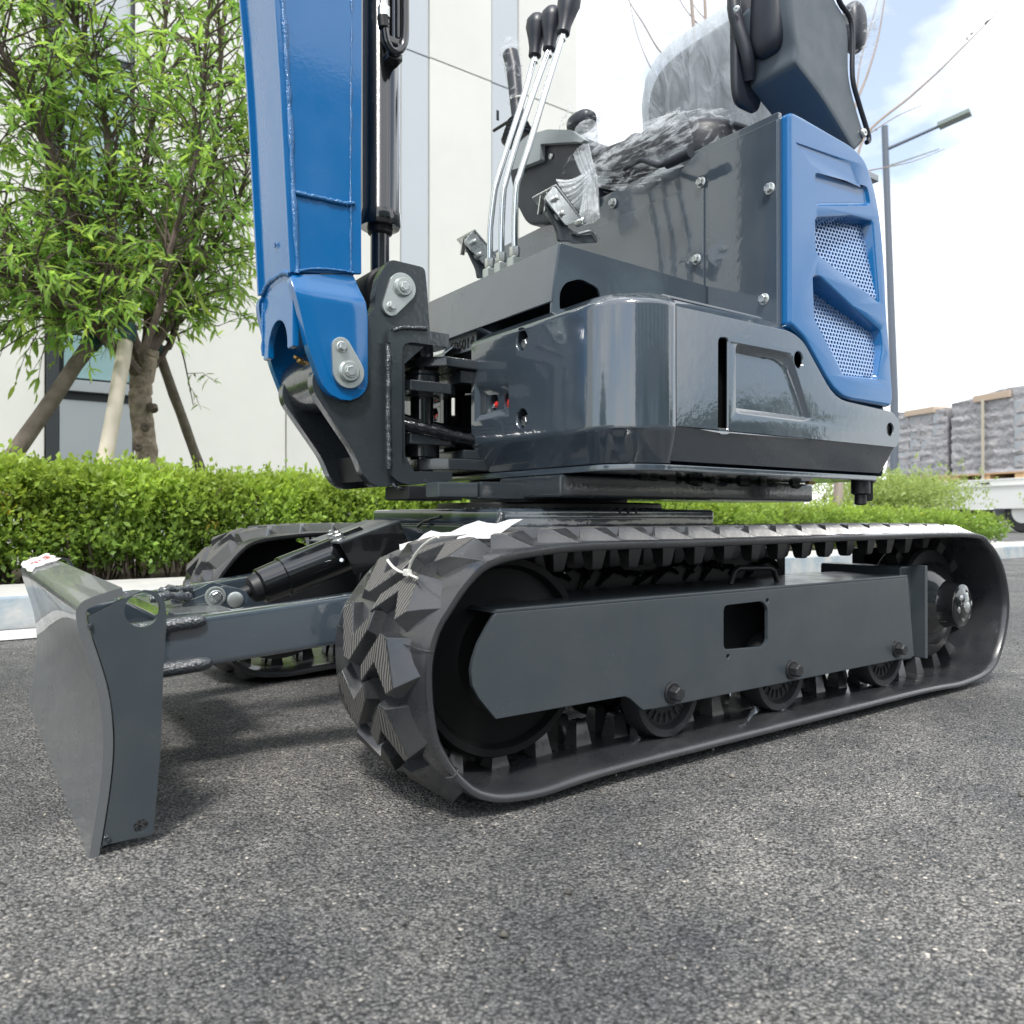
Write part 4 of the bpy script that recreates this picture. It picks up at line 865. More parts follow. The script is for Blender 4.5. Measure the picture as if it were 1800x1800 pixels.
for far in (False, True):
    fc = front_cover(far); g_ = (lambda y: mir(y)) if far else (lambda y: y)
    for q in ((-0.039,0.417,0.782), (-0.039,0.417,0.62)):
        bolt((q[0]+.014, g_(q[1]), q[2]), (-1, 0, 0), .010, 'zinc', fc, h=.008)
    lathe('socket_core', (XF_+.030, g_((0.543,0.67)[0]), (0.543,0.67)[1]), (-1, .2, .1), [(0, .010), (.008, .008), (.012, .003)], 'red', fc, 12)
    lathe('socket_core', (XF_+.028, g_((0.488,0.667)[0]), (0.488,0.667)[1]), (-1, .2, .1), [(0, .014), (.008, .012), (.012, .005)], 'red', fc, 12)
    lathe('pin', (XF_+.022, g_((0.548,0.668)[0]), (0.548,0.668)[1]), (-1, .2, 0), [(0, .005), (.004, .004)], 'zinc', fc, 10)
    platex('window_lens', rounded([(g_(a), b) for a, b in [(0.604,0.707), (0.573,0.707), (0.573,0.652), (0.604,0.651)]], .006), XF_+.012, XF_+.017, 'greyflat', fc, bevel=.002)
    box('bulkhead', (XF_+.06, g_(.20), .52), (XF_+.07, g_(.60), .80), 'dark', ex, bevel=0)
# ---- near side cover with slot, recess and holes
def offs(poly, d):
    """inset a polygon (positive = inward for counter-clockwise in (x,z))"""
    A = sum(poly[i][0]*poly[(i+1) % len(poly)][1]-poly[(i+1) % len(poly)][0]*poly[i][1] for i in range(len(poly))); sg = 1 if A > 0 else -1
    out = []; n = len(poly)
    for i in range(n):
        p, a, b = Vector(poly[i]), Vector(poly[i-1]), Vector(poly[(i+1) % n])
        e1 = (p-a).normalized(); e2 = (b-p).normalized(); n1 = Vector((-e1.y, e1.x))*sg; n2 = Vector((-e2.y, e2.x))*sg
        m_ = n1+n2; m_ = m_/max(m_.dot(n1), .35) if m_.length > 1e-6 else n1
        if m_.length > 2.2: m_ = m_.normalized()*2.2
        out.append(tuple(p+m_*d))
    return out
def face_panel(name, y, outer_rings, holes, pockets, m, far=False, parent=None, thick=.006, sharp=30, floor_mats=None):
    """outer_rings: [(poly, y)...] from the rim towards the flat face; the last one bounds the face."""
    bm = bmesh.new(); g_ = (lambda a: mir(a)) if far else (lambda a: a)
    V = lambda p, yy: bm.verts.new((p[0], g_(yy), p[1]))
    rs = [[V(p, yy) for p in poly] for poly, yy in outer_rings]
    for a, b in zip(rs, rs[1:]): ring_walls(bm, a, b)
    poly = outer_rings[-1][0]; loops = [poly]; vs_ = list(rs[-1])
    for h, dp in holes: loops.append(h); vs_ += [V(p, y) for p in h]
    for pk in pockets: loops.append(pk[0][0]); vs_ += [V(p, y) for p in pk[0][0]]
    for t in tessellate_polygon([[Vector((p[0], p[1], 0)) for p in l] for l in loops]): bm.faces.new([vs_[i] for i in t])
    k = len(poly)
    for h, dp in holes:
        n = len(h); a = vs_[k:k+n]; b = [V(p, y+.0025) for p in offs(h, .0018)]; c = [V(p, y+dp) for p in offs(h, .0018)]
        ring_walls(bm, a, b); ring_walls(bm, b, c); k += n
    for pk in pockets:
        n = len(pk[0][0]); prev = vs_[k:k+n]; k += n
        for poly_, dfn in pk[1:]:
            cur = [V(p, y+(dfn(p) if callable(dfn) else dfn)) for p in poly_]; ring_walls(bm, prev, cur); prev = cur
        ff_ = bm.faces.new(prev)
        if callable(pk[-1][1]): ff_.material_index = 1
    ob = bmfin(name, bm, m, parent or ex, sharp=sharp)
    if thick:
        sm = ob.modifiers.new('th', 'SOLIDIFY'); sm.thickness = thick; sm.offset = -1
    w_ = ob.modifiers.new('wn', 'WEIGHTED_NORMAL'); w_.keep_sharp = True; w_.weight = 80
    return ob
XT0 = XF_+.12+.0025
rear = .868
def side_cover(far):
    def prof_poly(ins, z_lo, z_hi): pass
    # vertical face polygon: follows the hood diagonal at the rear
    A = [(XT0, Z1+.006), (0.849,0.581), ((0.86,0.645)[0], .655), (0.834,0.675), (0.595,0.681), (0.477,0.795), (0.432,0.81), (XT0, Z2-.006)]
    A[1] = (rear-.012, Z1+.006); A[3] = (A[3][0], A[3][1]-.004)
    A = [A[0], A[1], (rear, Z1+.03), (rear, A[2][1]), A[3]]+A[4:]
    A = rounded(A, [0, .01, .01, .01, .01, .05, .03, .03, 0], 4)
    rim = []
    c = (sum(p[0] for p in A)/len(A), .7)
    def rimpt(p, s):
        x, z = p
        if z < Z1+.012: return (x-(0.012*s if x > .8 else 0), z-.062*s if s > .5 else z-.008*s)
        if x < XT0+.001: return (x, z+.024*s)
        if x > rear-.02: return (x+.012*s, z-(.012*s if z > .66 else -.004*s))
        return (x+.010*s, z+.026*s)
    outer = [([rimpt(p, 1.) for p in A], .134), ([rimpt(p, .12) for p in A], .104), ([rimpt(p, .04) for p in A], .1006), (A, .10)]
    slot = rounded([(0.2,0.768),(0.232,0.772),(0.231,0.586),(0.199,0.584)], .012, 5)
    hA = circ(*(0.46,0.754), .017, 20, .019); hB = circ(*(0.826,0.629), .017, 20, .017)
    pk0 = rounded([(0.252,0.763),(0.405,0.765),(0.436,0.756),(0.507,0.629),(0.476,0.623),(0.252,0.623)], [.012, .015, .02, .012, .01, .012], 3)
    pk1 = offs(pk0, .0035); pk2 = rounded([(0.256,0.75),(0.385,0.748),(0.418,0.734),(0.488,0.632),(0.462,0.633),(0.256,0.634)], [.012, .015, .02, .012, .01, .012], 3)
    pk2 = offs(pk2, .003)
    ob = face_panel('side_cover', .10, outer, [(slot, .006), (hA, .006), (hB, .006)], [[(pk0, 0), (pk1, .002), (pk2, .012)]], 'grey', far)
    g_ = (lambda a: mir(a)) if far else (lambda a: a)
    p = (0.45,0.751); bolt((p[0], g_(.122), p[1]), (0, 1 if far else -1, 0), .010, 'zinc', ob, h=.009)
    # black sheets stand in for the shaded interior behind slot and holes
    box('slot_shade', (.12, g_(.134), .59), (.60, g_(.139), .80), 'idler', ob, bevel=0)
    box('slot_shade', (.602, g_(.134), .59), (.855, g_(.139), .685), 'idler', ob, bevel=0)
    return ob
side_cover(False); side_cover(True)
for far in (0, 1):
    g_ = (lambda a: mir(a)) if far else (lambda a: a)
    platez('top_return', [(XT0, g_(.136)), (.47, g_(.136)), (.47, g_(.30)), (XT0, g_(.30))], Z3-.006, Z3-.001, 'grey', ex, bevel=.001)
bm = bmesh.new(); RW = [(rear+.010, .519), (rear+.011, .60), (rear+.013, .652), (rear-.004, .70)]
bm_ = [bm.verts.new((x-(.03 if i in (0,) else 0), y_, z)) for y_ in (.134, mir(.134)) for i, (x, z) in enumerate(RW)]
for i in range(3): bm.faces.new([bm_[i], bm_[i+1], bm_[i+5], bm_[i+4]])
bmfin('rear_cover', bm, 'grey', ex)
# ---- floor step box
KX, KY, KZ, KB, KBX = .031, .375, .994, .868, .011
def kside(u, off): return KY-.065*(u-KX)/.386+off
cut = rounded([(0.029,0.851), (0.029,0.89), (0.043,0.913), (0.08,0.926), (0.125,0.911), (0.135,0.867)], .012)
for far in (0, 1):
    g_ = (lambda a: mir(a)) if far else (lambda a: a)
    bm = bmesh.new(); ol = [(KBX-.002, .80), (KBX, KB), (KX, KZ), (.25, KZ-.022), (.416, KZ-.040), (.416, .80)]
    prism_bm(bm, [ol, cut], lambda u, v: (u, g_(kside(u, 0)), v), lambda u, v: (u, g_(kside(u, .006)), v))
    bmfin('floor_box', bm, 'grey', ex, bevel=.0015)
beam('kick_panel', ((KX+KBX)/2, .377, (KZ+KB)/2), ((KX+KBX)/2, .935, (KZ+KB)/2), .005, math.hypot(KX-KBX, KZ-KB), 'grey', ex, up=(KX-KBX, 0, KZ-KB))
bm = bmesh.new(); q_ = [(KX+.003, KY+.004, KZ-.002), (.414, kside(.414, .006), KZ-.042), (.414, mir(kside(.414, .006)), KZ-.042), (KX+.003, .93, KZ-.002)]
va = [bm.verts.new(p) for p in q_]; vb = [bm.verts.new((p[0], p[1], p[2]-.006)) for p in q_]; bm.faces.new(va); bm.faces.new(vb[::-1]); ring_walls(bm, va, vb); bmfin('floor_plate', bm, 'greyflat', ex)
# under-kick dark gap and serial plate
box('front_bulkhead', (.03, .45, .52), (.04, .9, .83), 'dark', ex, bevel=0)
# ---- seat base box: front panel, seam and bolts
TX = .417
tz = 1.282
def tpx(a, b): return (a, b)
plt_ = [(.118, .80), (.118, 1.279), (.30, 1.283), (1.05, 1.283), (1.232, 1.279), (1.232, .80)]
seat_box = platex('seat_box', plt_, TX, TX+.012, 'grey', ex, bevel=.002)
platex('access_panel', [(.318, .93), (.318, 1.200), (1.03, 1.214), (1.03, .93)], TX-.004, TX-.0003, 'grey', ex, bevel=.0012)
platex('corner_strip', [(.119, .80), (.119, 1.262), (.305, 1.266), (.305, .80)], TX-.0045, TX-.0003, 'grey', ex, bevel=.0012)
for q in ((0.417,0.624,1.249), (0.417,0.325,1.199), (0.417,0.137,1.12), (0.417,0.339,1.023), (0.417,0.152,0.887)):
    bolt((TX-.0046, q[1], q[2]), (-1, 0, 0), .0095, 'zinc', ex, h=.009)
platez('seat_platform', [(TX+.012, .14), (TX+.012, mir(.14)), (.85, mir(.14)), (.85, .14)], 1.245, 1.262, 'grey', ex, bevel=.002)
# ---- blue engine hood
HO = [(0.399,1.265), (.45, 1.277), (0.666,1.267), (0.72,1.251), (0.759,1.195), (0.786,1.121), (0.805,1.002), (0.81,0.914), (0.829,0.773), (0.837,0.708), (0.829,0.683), (0.6,0.686), (0.479,0.803), (0.397,0.834)]
HO = [(p[0], p[1]) for p in HO]; HO[0] = (TX+.0125, 1.277); HO[-1] = (TX+.0125, HO[-1][1]-.01); HO[1] = (.47, 1.277)
HO = rounded(HO, [.012, .01, .05, .03, .03, .05, .03, .03, .03, .02, .02, .06, .06, .01], 3)
def hood_side(far):
    o1, o2, o3 = HO, offs(HO, .006), offs(HO, .016)
    o4 = offs(HO, .020)
    outer = [(o1, .150), (o1, .108), (offs(HO, .0012), .103), (offs(HO, .0035), .0995), (offs(HO, .007), .0985)]
    yb = .0985
    # shallow rectangle
    r0 = rounded([(0.517,1.169),(0.727,1.189),(0.741,1.148),(0.521,1.095)], .012, 3); r1 = offs(r0, .004); r2 = offs(r0, .009)
    # long crease pocket on top
    c0 = [(0.448,1.215),(0.659,1.229),(0.698,1.18),(0.507,1.18)]; c1 = offs(c0, .004)
    # vents
    v0 = rounded([(0.517,1.073),(0.647,1.106),(0.751,1.118),(0.78,0.921),(0.745,0.932),(0.662,0.954),(0.521,0.992)], .012, 3)
    w0 = rounded([(0.508,0.943),(0.536,0.95),(0.669,0.901),(0.784,0.863),(0.792,0.82),(0.769,0.742),(0.627,0.735),(0.514,0.85)], .010, 3)
    def dfn(top, slope):
        return lambda p: max(.008, .052-.0*(p[0]))
    dU = lambda p: .040+.015*(p[1]-.93)/.16-.034*(p[0]-.51)/.27
    dL = lambda p: .032+.022*((p[1]+(p[0]-.51)*.42)-.76)/.18-.034*(p[0]-.51)/.27
    v1 = offs(v0, .004); v2 = offs(v0, .009); w1 = offs(w0, .004); w2 = offs(w0, .009)
    ob = face_panel('engine_hood', yb, outer, [], [[(r0, 0), (r1, .004), (r2, .007)], [(c0, 0), (c1, .003)], [(v0, 0), (v1, .003), (v2, dU)], [(w0, 0), (w1, .003), (w2, dL)]], ['blue', 'vent'], far, thick=0, sharp=40)
    g_ = (lambda a: mir(a)) if far else (lambda a: a)
    # perforated mesh: real holes in a thin plate
    from mathutils.geometry import intersect_point_tri_2d
    def inside(p, poly):
        r = False; n = len(poly)
        for i in range(n):
            (x1, y1), (x2, y2) = poly[i], poly[i-1]
            if (y1 > p[1]) != (y2 > p[1]) and p[0] < (x2-x1)*(p[1]-y1)/(y2-y1)+x1: r = not r
        return r
    for poly, df in ((v2, dU), (w2, dL)):
        bm = bmesh.new(); a = .0105; xs_ = [p[0] for p in poly]; zs_ = [p[1] for p in poly]; row = 0; zc = min(zs_)
        while zc < max(zs_):
            xc = min(xs_)+(a/2 if row % 2 else 0)
            while xc < max(xs_):
                if inside((xc, zc), offs(poly, -.004)):
                    hx = [(xc+a/math.sqrt(3)*math.sin(t), zc+a/math.sqrt(3)*math.cos(t)) for t in [math.pi/3*i for i in range(6)]]; hi = [(xc+a*.41*math.sin(t), zc+a*.41*math.cos(t)) for t in [math.pi/3*i for i in range(6)]]
                    A_ = [bm.verts.new((p[0], g_(yb+df(p)-.004), p[1])) for p in hx]; B_ = [bm.verts.new((p[0], g_(yb+df(p)-.004), p[1])) for p in hi]; C_ = [bm.verts.new((p[0], g_(yb+df(p)-.001), p[1])) for p in hi]
                    ring_walls(bm, A_, B_); ring_walls(bm, B_, C_)
                xc += a
            zc += a*.866; row += 1
        bmesh.ops.remove_doubles(bm, verts=bm.verts, dist=.0004)
        if not far or True: bmfin('vent_mesh', bm, 'mesh', ob, sharp=30)
    return ob
hs = hood_side(False); hood_side(True)
for h_ in (hs,): pass
# hood rear and top skin
bm = bmesh.new(); prof2 = [p for p in HO]
def skin(seq, name):
    bm = bmesh.new(); a = [bm.verts.new((p[0], .1495, p[1])) for p in seq]; b = [bm.verts.new((p[0], mir(.1495), p[1])) for p in seq]
    for i in range(len(seq)-1): bm.faces.new([a[i], a[i+1], b[i+1], b[i]])
    return bmfin(name, bm, 'blue', ex, sharp=40)
skin([p for p in HO if p[0] > .45], 'hood_rear')
box('engine_bay_lining', (.44, .17, .70), (.60, mir(.17), 1.24), 'vent', ex, bevel=0)
# ---- serial plate behind the swing ears
XP = .005
sp = platex('serial_plate', [(.70, .795), (.90, .795), (.90, .872), (.70, .872)], .030, .034, 'greyplastic', ex, bevel=.001)
def text_mesh(name, s, size, m, parent, fn, ext=.001):
    cu = bpy.data.curves.new(name, 'FONT'); cu.body = s; cu.size = size; cu.extrude = ext; cu.align_x = 'CENTER'; cu.align_y = 'CENTER'; cu.space_character = 1.05
    to = bpy.data.objects.new(name, cu); COL.objects.link(to); bpy.context.view_layer.update()
    me = bpy.data.meshes.new_from_object(to.evaluated_get(bpy.context.evaluated_depsgraph_get())); bpy.data.objects.remove(to)
    me.transform(fn); return link(name, me, m, parent, smooth=False)
pc = (0.028,0.762,0.848)
text_mesh('serial_number', '506014', .036, 'dark', sp, Matrix.Translation(pc) @ Matrix(((0, 0, -1, 0), (-1, 0, 0, 0), (0, 1, 0, 0), (0, 0, 0, 1))))
# ---- swing casting: C bracket, plates, pins
PN0, PN1 = .575, .603         # near plate (thickness)
PF0, PF1 = mir(.603), mir(.575)
post = [(-0.257,0.958), (-0.18,0.956), (-0.175,0.91), (-0.168,0.821), (-0.167,0.798), (-0.229,0.742), (-0.228,0.55), (-0.19,0.491), (-0.294,0.48), (-0.322,0.501), (-0.343,0.55), (-0.43,0.666), (-0.433,0.696), (-0.402,0.756), (-0.322,0.825), (-0.298,0.852), (-0.296,0.886), (-0.287,0.922), (-0.27,0.951)]
postr = [.012, .012, 0, 0, 0, 0, 0, .01, .02, .02, .02, .02, .03, .04, .02, .015, 0, .01, .01]
for k, (a, b) in enumerate(((PN0, PN1), (PF0, PF1))):
    pp_ = plate('swing_post_plate', rounded(post, postr, 3), a, b, 'post', ex, bevel=.003)
    if not k: nearpost = pp_
# web between the plates along the lower-left edge and tube boss
bp = Vector((-0.366,0.56,0.707)); bp2 = Vector((-0.238,0.575,0.903))
cyl('pivot_tube', (bp.x, PN0-.002, bp.z), (bp.x, PF1+.002, bp.z), .062, 'post', ex, 36, c=.006)
lathe('grease_nipple', (bp.x-.055, .66, bp.z+.03), (-1, -.2, .6), [(0, .006), (.008, .007), (.012, .004), (.018, .005), (.022, .002)], 'brass', ex, 8)
plate('post_web', [(-0.311,0.548), (-0.232,0.551), (-0.232,0.503), (-0.298,0.494)], PN1, PF0, 'dark', ex)
plate('post_web', [(-0.245,0.744), (-0.216,0.748), (-0.215,0.552), (-0.245,0.551)], PN1, PF0, 'dark', ex)
# C-shaped bracket
_zt = (-0.218,0.562,0.817)[2]; _zb = (-0.218,0.562,0.486)[2]
co_ = [(-0.274,0.797), ((-0.265,0.809)[0], _zt), ((-0.187,0.82)[0], _zt), ((-0.128,0.805)[0], _zt), ((-0.128,0.805)[0], _zt-.030), ((-0.156,0.79)[0], _zt-.030), ((-0.222,0.789)[0], _zt-.030), (-0.24,0.779), (-0.242,0.762), (-0.242,0.539), (-0.237,0.522), (-0.218,0.515), (-0.12,0.518), (-0.12,0.498), (-0.222,0.486), (-0.251,0.491), (-0.273,0.512)]
cb = plate('swing_bracket', rounded(co_, [.012, .01, .01, .004, .004, .01, .01, .008, .004, .004, .01, .01, .003, .003, .01, .02, .02], 3), .562, mir(.562), 'post', ex, bevel=.0035)
weld('weld_bead', [(-0.276,0.56,0.781),(-0.275,0.56,0.711),(-0.276,0.56,0.64),(-0.274,0.56,0.57),(-0.273,0.56,0.517)], .006, 'greyweld', cb, .3)
weld('weld_bead', [(-0.266,0.56,0.804),(-0.246,0.56,0.813),(-0.219,0.56,0.817),(-0.185,0.56,0.82)], .005, 'greyweld', cb, .2)
weld('weld_bead', [(-0.178,0.573,0.484),(-0.212,0.573,0.478),(-0.245,0.573,0.481),(-0.259,0.573,0.486)], .004, 'greyweld', cb, .4)
# vertical pins and ears
pin_t = (-0.146,0.675,0.767); pin_b = (-0.146,0.675,0.56)
px_, pz0, pz1 = -.135, (-0.143,0.675,0.506)[2], (-0.143,0.675,0.82)[2]
for (ya_, yb_) in (((-0.184,0.6,0.689)[2], (-0.184,0.6,0.739)[2]), ((-0.184,0.6,0.553)[2], (-0.184,0.6,0.584)[2]), ((-0.184,0.6,0.739)[2], (-0.184,0.6,0.749)[2])):
    cyl('pin_sleeve', (px_, .675, ya_), (px_, .675, yb_), .042, 'post', ex, 28)
cyl('swing_pin', (px_, .675, pz0), (px_, .675, pz1), .028, 'black', ex, 28)
def ear(name, zt, th, m, x0=-.19, x1=.03, y0=.585, chamf=.05):
    return platez(name, [(x0+chamf, y0), (x1, y0), (x1+.03, y0+.03), (x1+.03, mir(y0+.03)), (x1, mir(y0)), (x0+chamf, mir(y0)), (x0, mir(y0+chamf)), (x0, y0+chamf)], zt-th, zt, m, ex, bevel=.003)
e1 = (-0.157,0.585,0.774)[2]; e2 = (-0.177,0.6,0.717)[2]; e3 = (-0.177,0.6,0.601)[2]; e4 = (-0.143,0.585,0.549)[2]; e5 = (-0.122,0.62,0.57)[2]
ear('swing_ear', e1, .022, 'post', -.17, .02); ear('swing_ear', e2, .024, 'post', -.25, -.10, .60); ear('swing_ear', e3, .024, 'post', -.25, -.10, .60)
ear('swing_ear', e4, .026, 'post', -.165, .02); platez('ear_block', [(-.07, .595), (.05, .595), (.05, mir(.595)), (-.07, mir(.595))], e4+.0005, e4+.022, 'post', ex, bevel=.003)
platez('ear_block', [(-.075, .60), (.03, .60), (.03, mir(.60)), (-.075, mir(.60))], e1-.052, e1-.0225, 'post', ex, bevel=.003)
tube('swing_hose', crs([(-.26, .60, .620), (-.2, .60, .615), (-.1, .60, .600), (0, .62, .592), (.08, .66, .59)], 10), [.014*(1+.10*math.sin(i*2.1)) for i in range(41)], 'black', ex, 12)
tube('swing_hose', crs([(-.26, .66, .655), (-.15, .66, .632), (0, .68, .620), (.08, .70, .62)], 8), .011, 'black', ex, 10)
cyl('white_stub', (-.095, .60, (-0.165,0.6,0.645)[2]), (-.095, .60, (-0.165,0.6,0.685)[2]), .004, 'tie', ex, 8)
tube('wire', crs([(-.05, .62, .70), (0, .63, .707), (.05, .64, .706)], 5), .002, 'tie', ex, 5)
# pin retaining plates
def keeper(p_big, p_small, y, r1, r2, parent):
    a, b = Vector(p_big), Vector(p_small); d = (b-a).normalized(); n_ = Vector((-d.y, d.x)); L_ = (b-a).length; th = math.acos((r1-r2)/L_); base = math.atan2(d.y, d.x)
    pts = [tuple(a+Vector((math.cos(base+t), math.sin(base+t)))*r1) for t in np.linspace(th, 2*math.pi-th, 18)]+[tuple(b+Vector((math.cos(base+t), math.sin(base+t)))*r2) for t in np.linspace(-th, th, 12)]
    k = plate('keeper_plate', pts, y-.008, y-.0005, 'zincpale', parent, bevel=.0015)
    lathe('pin_head', (a.x, y-.008, a.y), (0, -1, 0), [(0, r1*.66), (.005, r1*.64), (.008, r1*.56), (.008, r1*.40), (.012, r1*.38)], 'zincpale', k, 28)
    bolt((a.x, y-.0165, a.y), (0, -1, 0), r1*.34, 'zinc', k, h=.005, washer=False); bolt((b.x, y-.0082, b.y), (0, -1, 0), r2*.42, 'zinc', k, h=.009)
keeper((-0.238,0.901), (-0.265,0.856), .575, .031, .019, nearpost)
# ---- boom foot fork (blue)
fork = [(-0.472,0.889), (-0.344,0.91), (-0.336,0.888), (-0.327,0.857), (-0.322,0.827), (-0.322,0.685), (-0.332,0.666), (-0.35,0.654), (-0.376,0.651), (-0.404,0.659), (-0.419,0.676), (-0.449,0.751), (-0.46,0.801), (-0.475,0.858), (-0.479,0.875)]
fork = rounded(fork, [0, .01, .02, .03, .02, .03, .02, .02, .02, .02, .02, .03, .03, .02, .01], 3)
def forkplate(far):
    bm = bmesh.new(); zt = (-0.414,0.56,0.897)[2]; zb = (-0.414,0.56,0.844)[2]
    # layered plate: flares outward below the box; strips between heights
    def yoff(z):
        t = min(1, max(0, (zt-z)/(zt-zb))); t = t*t*(3-2*t); return .5745*(1-t)+.556*t
    g_ = (lambda a: mir(a)) if far else (lambda a: a)
    zs2 = np.linspace(min(p[1] for p in fork), max(p[1] for p in fork), 34)
    # slice polygon rows
    def span(z):
        xs = []
        for i in range(len(fork)):
            (x1, z1), (x2, z2) = fork[i], fork[i-1]
            if (z1 > z) != (z2 > z): xs.append(x1+(x2-x1)*(z-z1)/(z2-z1))
        return (min(xs), max(xs)) if xs else None
    rows = []
    for i, z in enumerate(zs2):
        zz = min(max(z, zs2[0]+.0008), zs2[-1]-.0008); s = span(zz)
        rows.append([(s[0]+(s[1]-s[0])*t, z) for t in (0, .02, .25, .5, .75, .98, 1)])
    F_ = [[bm.verts.new((p[0], g_(yoff(p[1])+(.0015 if j in (0, 6) else 0)), p[1])) for j, p in enumerate(r)] for r in rows]
    B_ = [[bm.verts.new((p[0], g_(yoff(p[1])+.022), p[1])) for p in r] for r in rows]
    for G in (F_, B_):
        for a, b in zip(G, G[1:]):
            for j in range(6): bm.faces.new([a[j], a[j+1], b[j+1], b[j]])
    for j in (0, 6):
        for i in range(len(rows)-1): bm.faces.new([F_[i][j], F_[i+1][j], B_[i+1][j], B_[i][j]])
    for i in (0, -1):
        for j in range(6): bm.faces.new([F_[i][j], F_[i][j+1], B_[i][j+1], B_[i][j]])
    return bmfin('boom_foot_plate', bm, 'blue', ex, sharp=40)
fkn = forkplate(False); fkf = forkplate(True)
keeper((-0.367,0.707), (-0.382,0.754), .556, .033, .020, fkn)
# ---- boom box
def bx_at(py): pass
ZB0 = (-0.406,0.58,0.902)[2]
BL = [(-0.469,0.891), (-0.48,1.089), (-0.489,1.252), (-0.5,1.413)]
BR = [(-0.334,0.915), (-0.335,1.127), (-0.334,1.302), (-0.334,1.477)]
sl = (BL[3][0]-BL[2][0])/(BL[3][1]-BL[2][1]); sr = (BR[3][0]-BR[2][0])/(BR[3][1]-BR[2][1])
for dz in (.3, .7, 1.1): BL.append((BL[3][0]+sl*dz-.10*dz*dz, BL[3][1]+dz)); BR.append((BR[3][0]+sr*dz-.12*dz*dz, BR[3][1]+dz))
bm = bmesh.new(); g4 = []
for (l, r) in zip(BL, BR): g4.append([bm.verts.new(v) for v in ((l[0], .584, l[1]), (r[0], .584, r[1]), (r[0], mir(.584), r[1]), (l[0], mir(.584), l[1]))])
for a, b in zip(g4, g4[1:]): ring_walls(bm, a, b)
bm.faces.new(g4[0]); bm.faces.new(g4[-1])
boom = bmfin('boom', bm, 'blue', ex, bevel=.006)
# side flanges proud of the front face edge (near plate edge seen as a thin strip)
bm = bmesh.new(); pr = [(l[0]-.008, l[1]) for l in BL]+[(r[0]+.006, r[1]) for r in BR[::-1]]
plate('boom_side_plate', pr, .574, .5835, 'blue', boom, bevel=.002); plate('boom_side_plate', pr, mir(.5835), mir(.574), 'blue', boom, bevel=.002)
weld('weld_bead', [(BL[i][0]+.006, .573, BL[i][1]) for i in range(5)], .0055, 'blueweld', boom, .35)
weld('weld_bead', [(BR[i][0]-.018, .5735, BR[i][1]) for i in range(5)], .0024, 'blueweld', boom, .7)
weld('weld_bead', [(-0.471,0.572,1.047),(-0.438,0.572,1.047),(-0.397,0.572,1.048),(-0.366,0.572,1.049),(-0.346,0.572,1.054)], .0052, 'blueweld', boom, .3)
weld('weld_bead', [(-0.469,0.572,0.892),(-0.432,0.572,0.905),(-0.385,0.572,0.912),(-0.346,0.572,0.913)], .003, 'blueweld', boom, .3)
text_mesh('stamped_digits', '51', .014, 'blueweld', boom, Matrix.Translation((BL[0][0]-.0075, .66, (-0.482,0.66,0.968)[2])) @ Matrix(((0, 0, -1, 0), (-1, 0, 0, 0), (0, 1, 0, 0), (0, 0, 0, 1))))
# front web of the fork with the arch cut
xw = (-0.464,0.582,0.872)[0]; zw1 = ZB0; zw0 = (-0.458,0.66,0.762)[2]
yA, yB = .582+.004, mir(.582)-.004
arch = [(yA, zw0-.012)]+[(yA, zw1), (yB, zw1), (yB, zw0)]
zc = (-0.464,0.633,0.819)[2]
ar = []
for t in np.linspace(0, math.pi, 13): ar.append((.675+.058*math.cos(t), zw0+(zc-zw0)*math.sin(t)))
poly = [(yB, zw0-.01), (yB, zw1), (yA, zw1), (yA, zw0-.01), (.675-.058, zw0-.01)]+ar[::-1]+[(.675+.058, zw0-.01)]
platex('fork_web', poly, xw-.004, xw+.010, 'blue', ex, bevel=.003)
weld('weld_bead', [(xw-.006, yB-.004, zw1-.01), (xw-.006, .72, zw1+.004), (xw-.006, .64, zw1+.004), (xw-.006, yA+.004, zw1-.01)], .006, 'blueweld', boom, .4)
weld('weld_bead', [(xw-.005, yB, zw1-.01), (xw-.005, yB, zw0)], .004, 'blueweld', boom, .4)
# ---- boom cylinder
cxm = ((-0.287,0.675,1.235)[0]+(-0.19,0.675,1.262)[0])/2; crd = ((-0.19,0.675,1.262)[0]-(-0.287,0.675,1.235)[0])/2*.93
zcb = (-0.238,0.675,1.057)[2]
bc = lathe('boom_cylinder', (cxm, .675, zcb), (0, 0, 1), [(0, crd*.62), (.0, crd*.95), (.004, crd*1.01), (.032, crd*1.01), (.034, crd*.985), (1.3, crd*.985), (1.31, crd*.5)], 'black', ex, 48)
lathe('end_gland', (cxm, .675, zcb-.016), (0, 0, 1), [(0, crd*.5), (.004, crd*.60), (.017, crd*.62)], 'dark', bc, 32)
cyl('piston_rod', (cxm, .675, (-0.238,0.675,0.908)[2]), (cxm, .675, zcb+.02), crd*.46, 'black', ex, 32)
cyl('rod_eye', (bp2.x, .625, bp2.z), (bp2.x, mir(.625), bp2.z), .058, 'dark', ex, 32, c=.006)
hs_ = [(cxm+.0, .575, 0)]
hp = lambda px, py: None
H_ = [(-0.265,0.6,1.465),(-0.263,0.6,1.442),(-0.257,0.6,1.422),(-0.243,0.6,1.412),(-0.228,0.6,1.42),(-0.218,0.6,1.44),(-0.215,0.6,1.472),(-0.215,0.6,1.533),(-0.216,0.6,1.606),(-0.216,0.6,1.779)]
tube('hydraulic_hose', crs(H_, 6), .0085, 'black', bc, 12)
cyl('hose_fitting', (-0.267,0.6,1.452), (-0.27,0.6,1.478), .0115, 'dark', bc, 14)
lathe('hose_fitting', (-0.267,0.6,1.477), (0, 0, 1), [(0, .013), (.022, .013), (.025, .009), (.05, .009), (.052, .012), (.07, .012)], 'zinc', bc, 6)
tube('hydraulic_pipe', [(-0.26,0.61,1.521), (-0.26,0.61,1.765)], .009, 'black', bc)
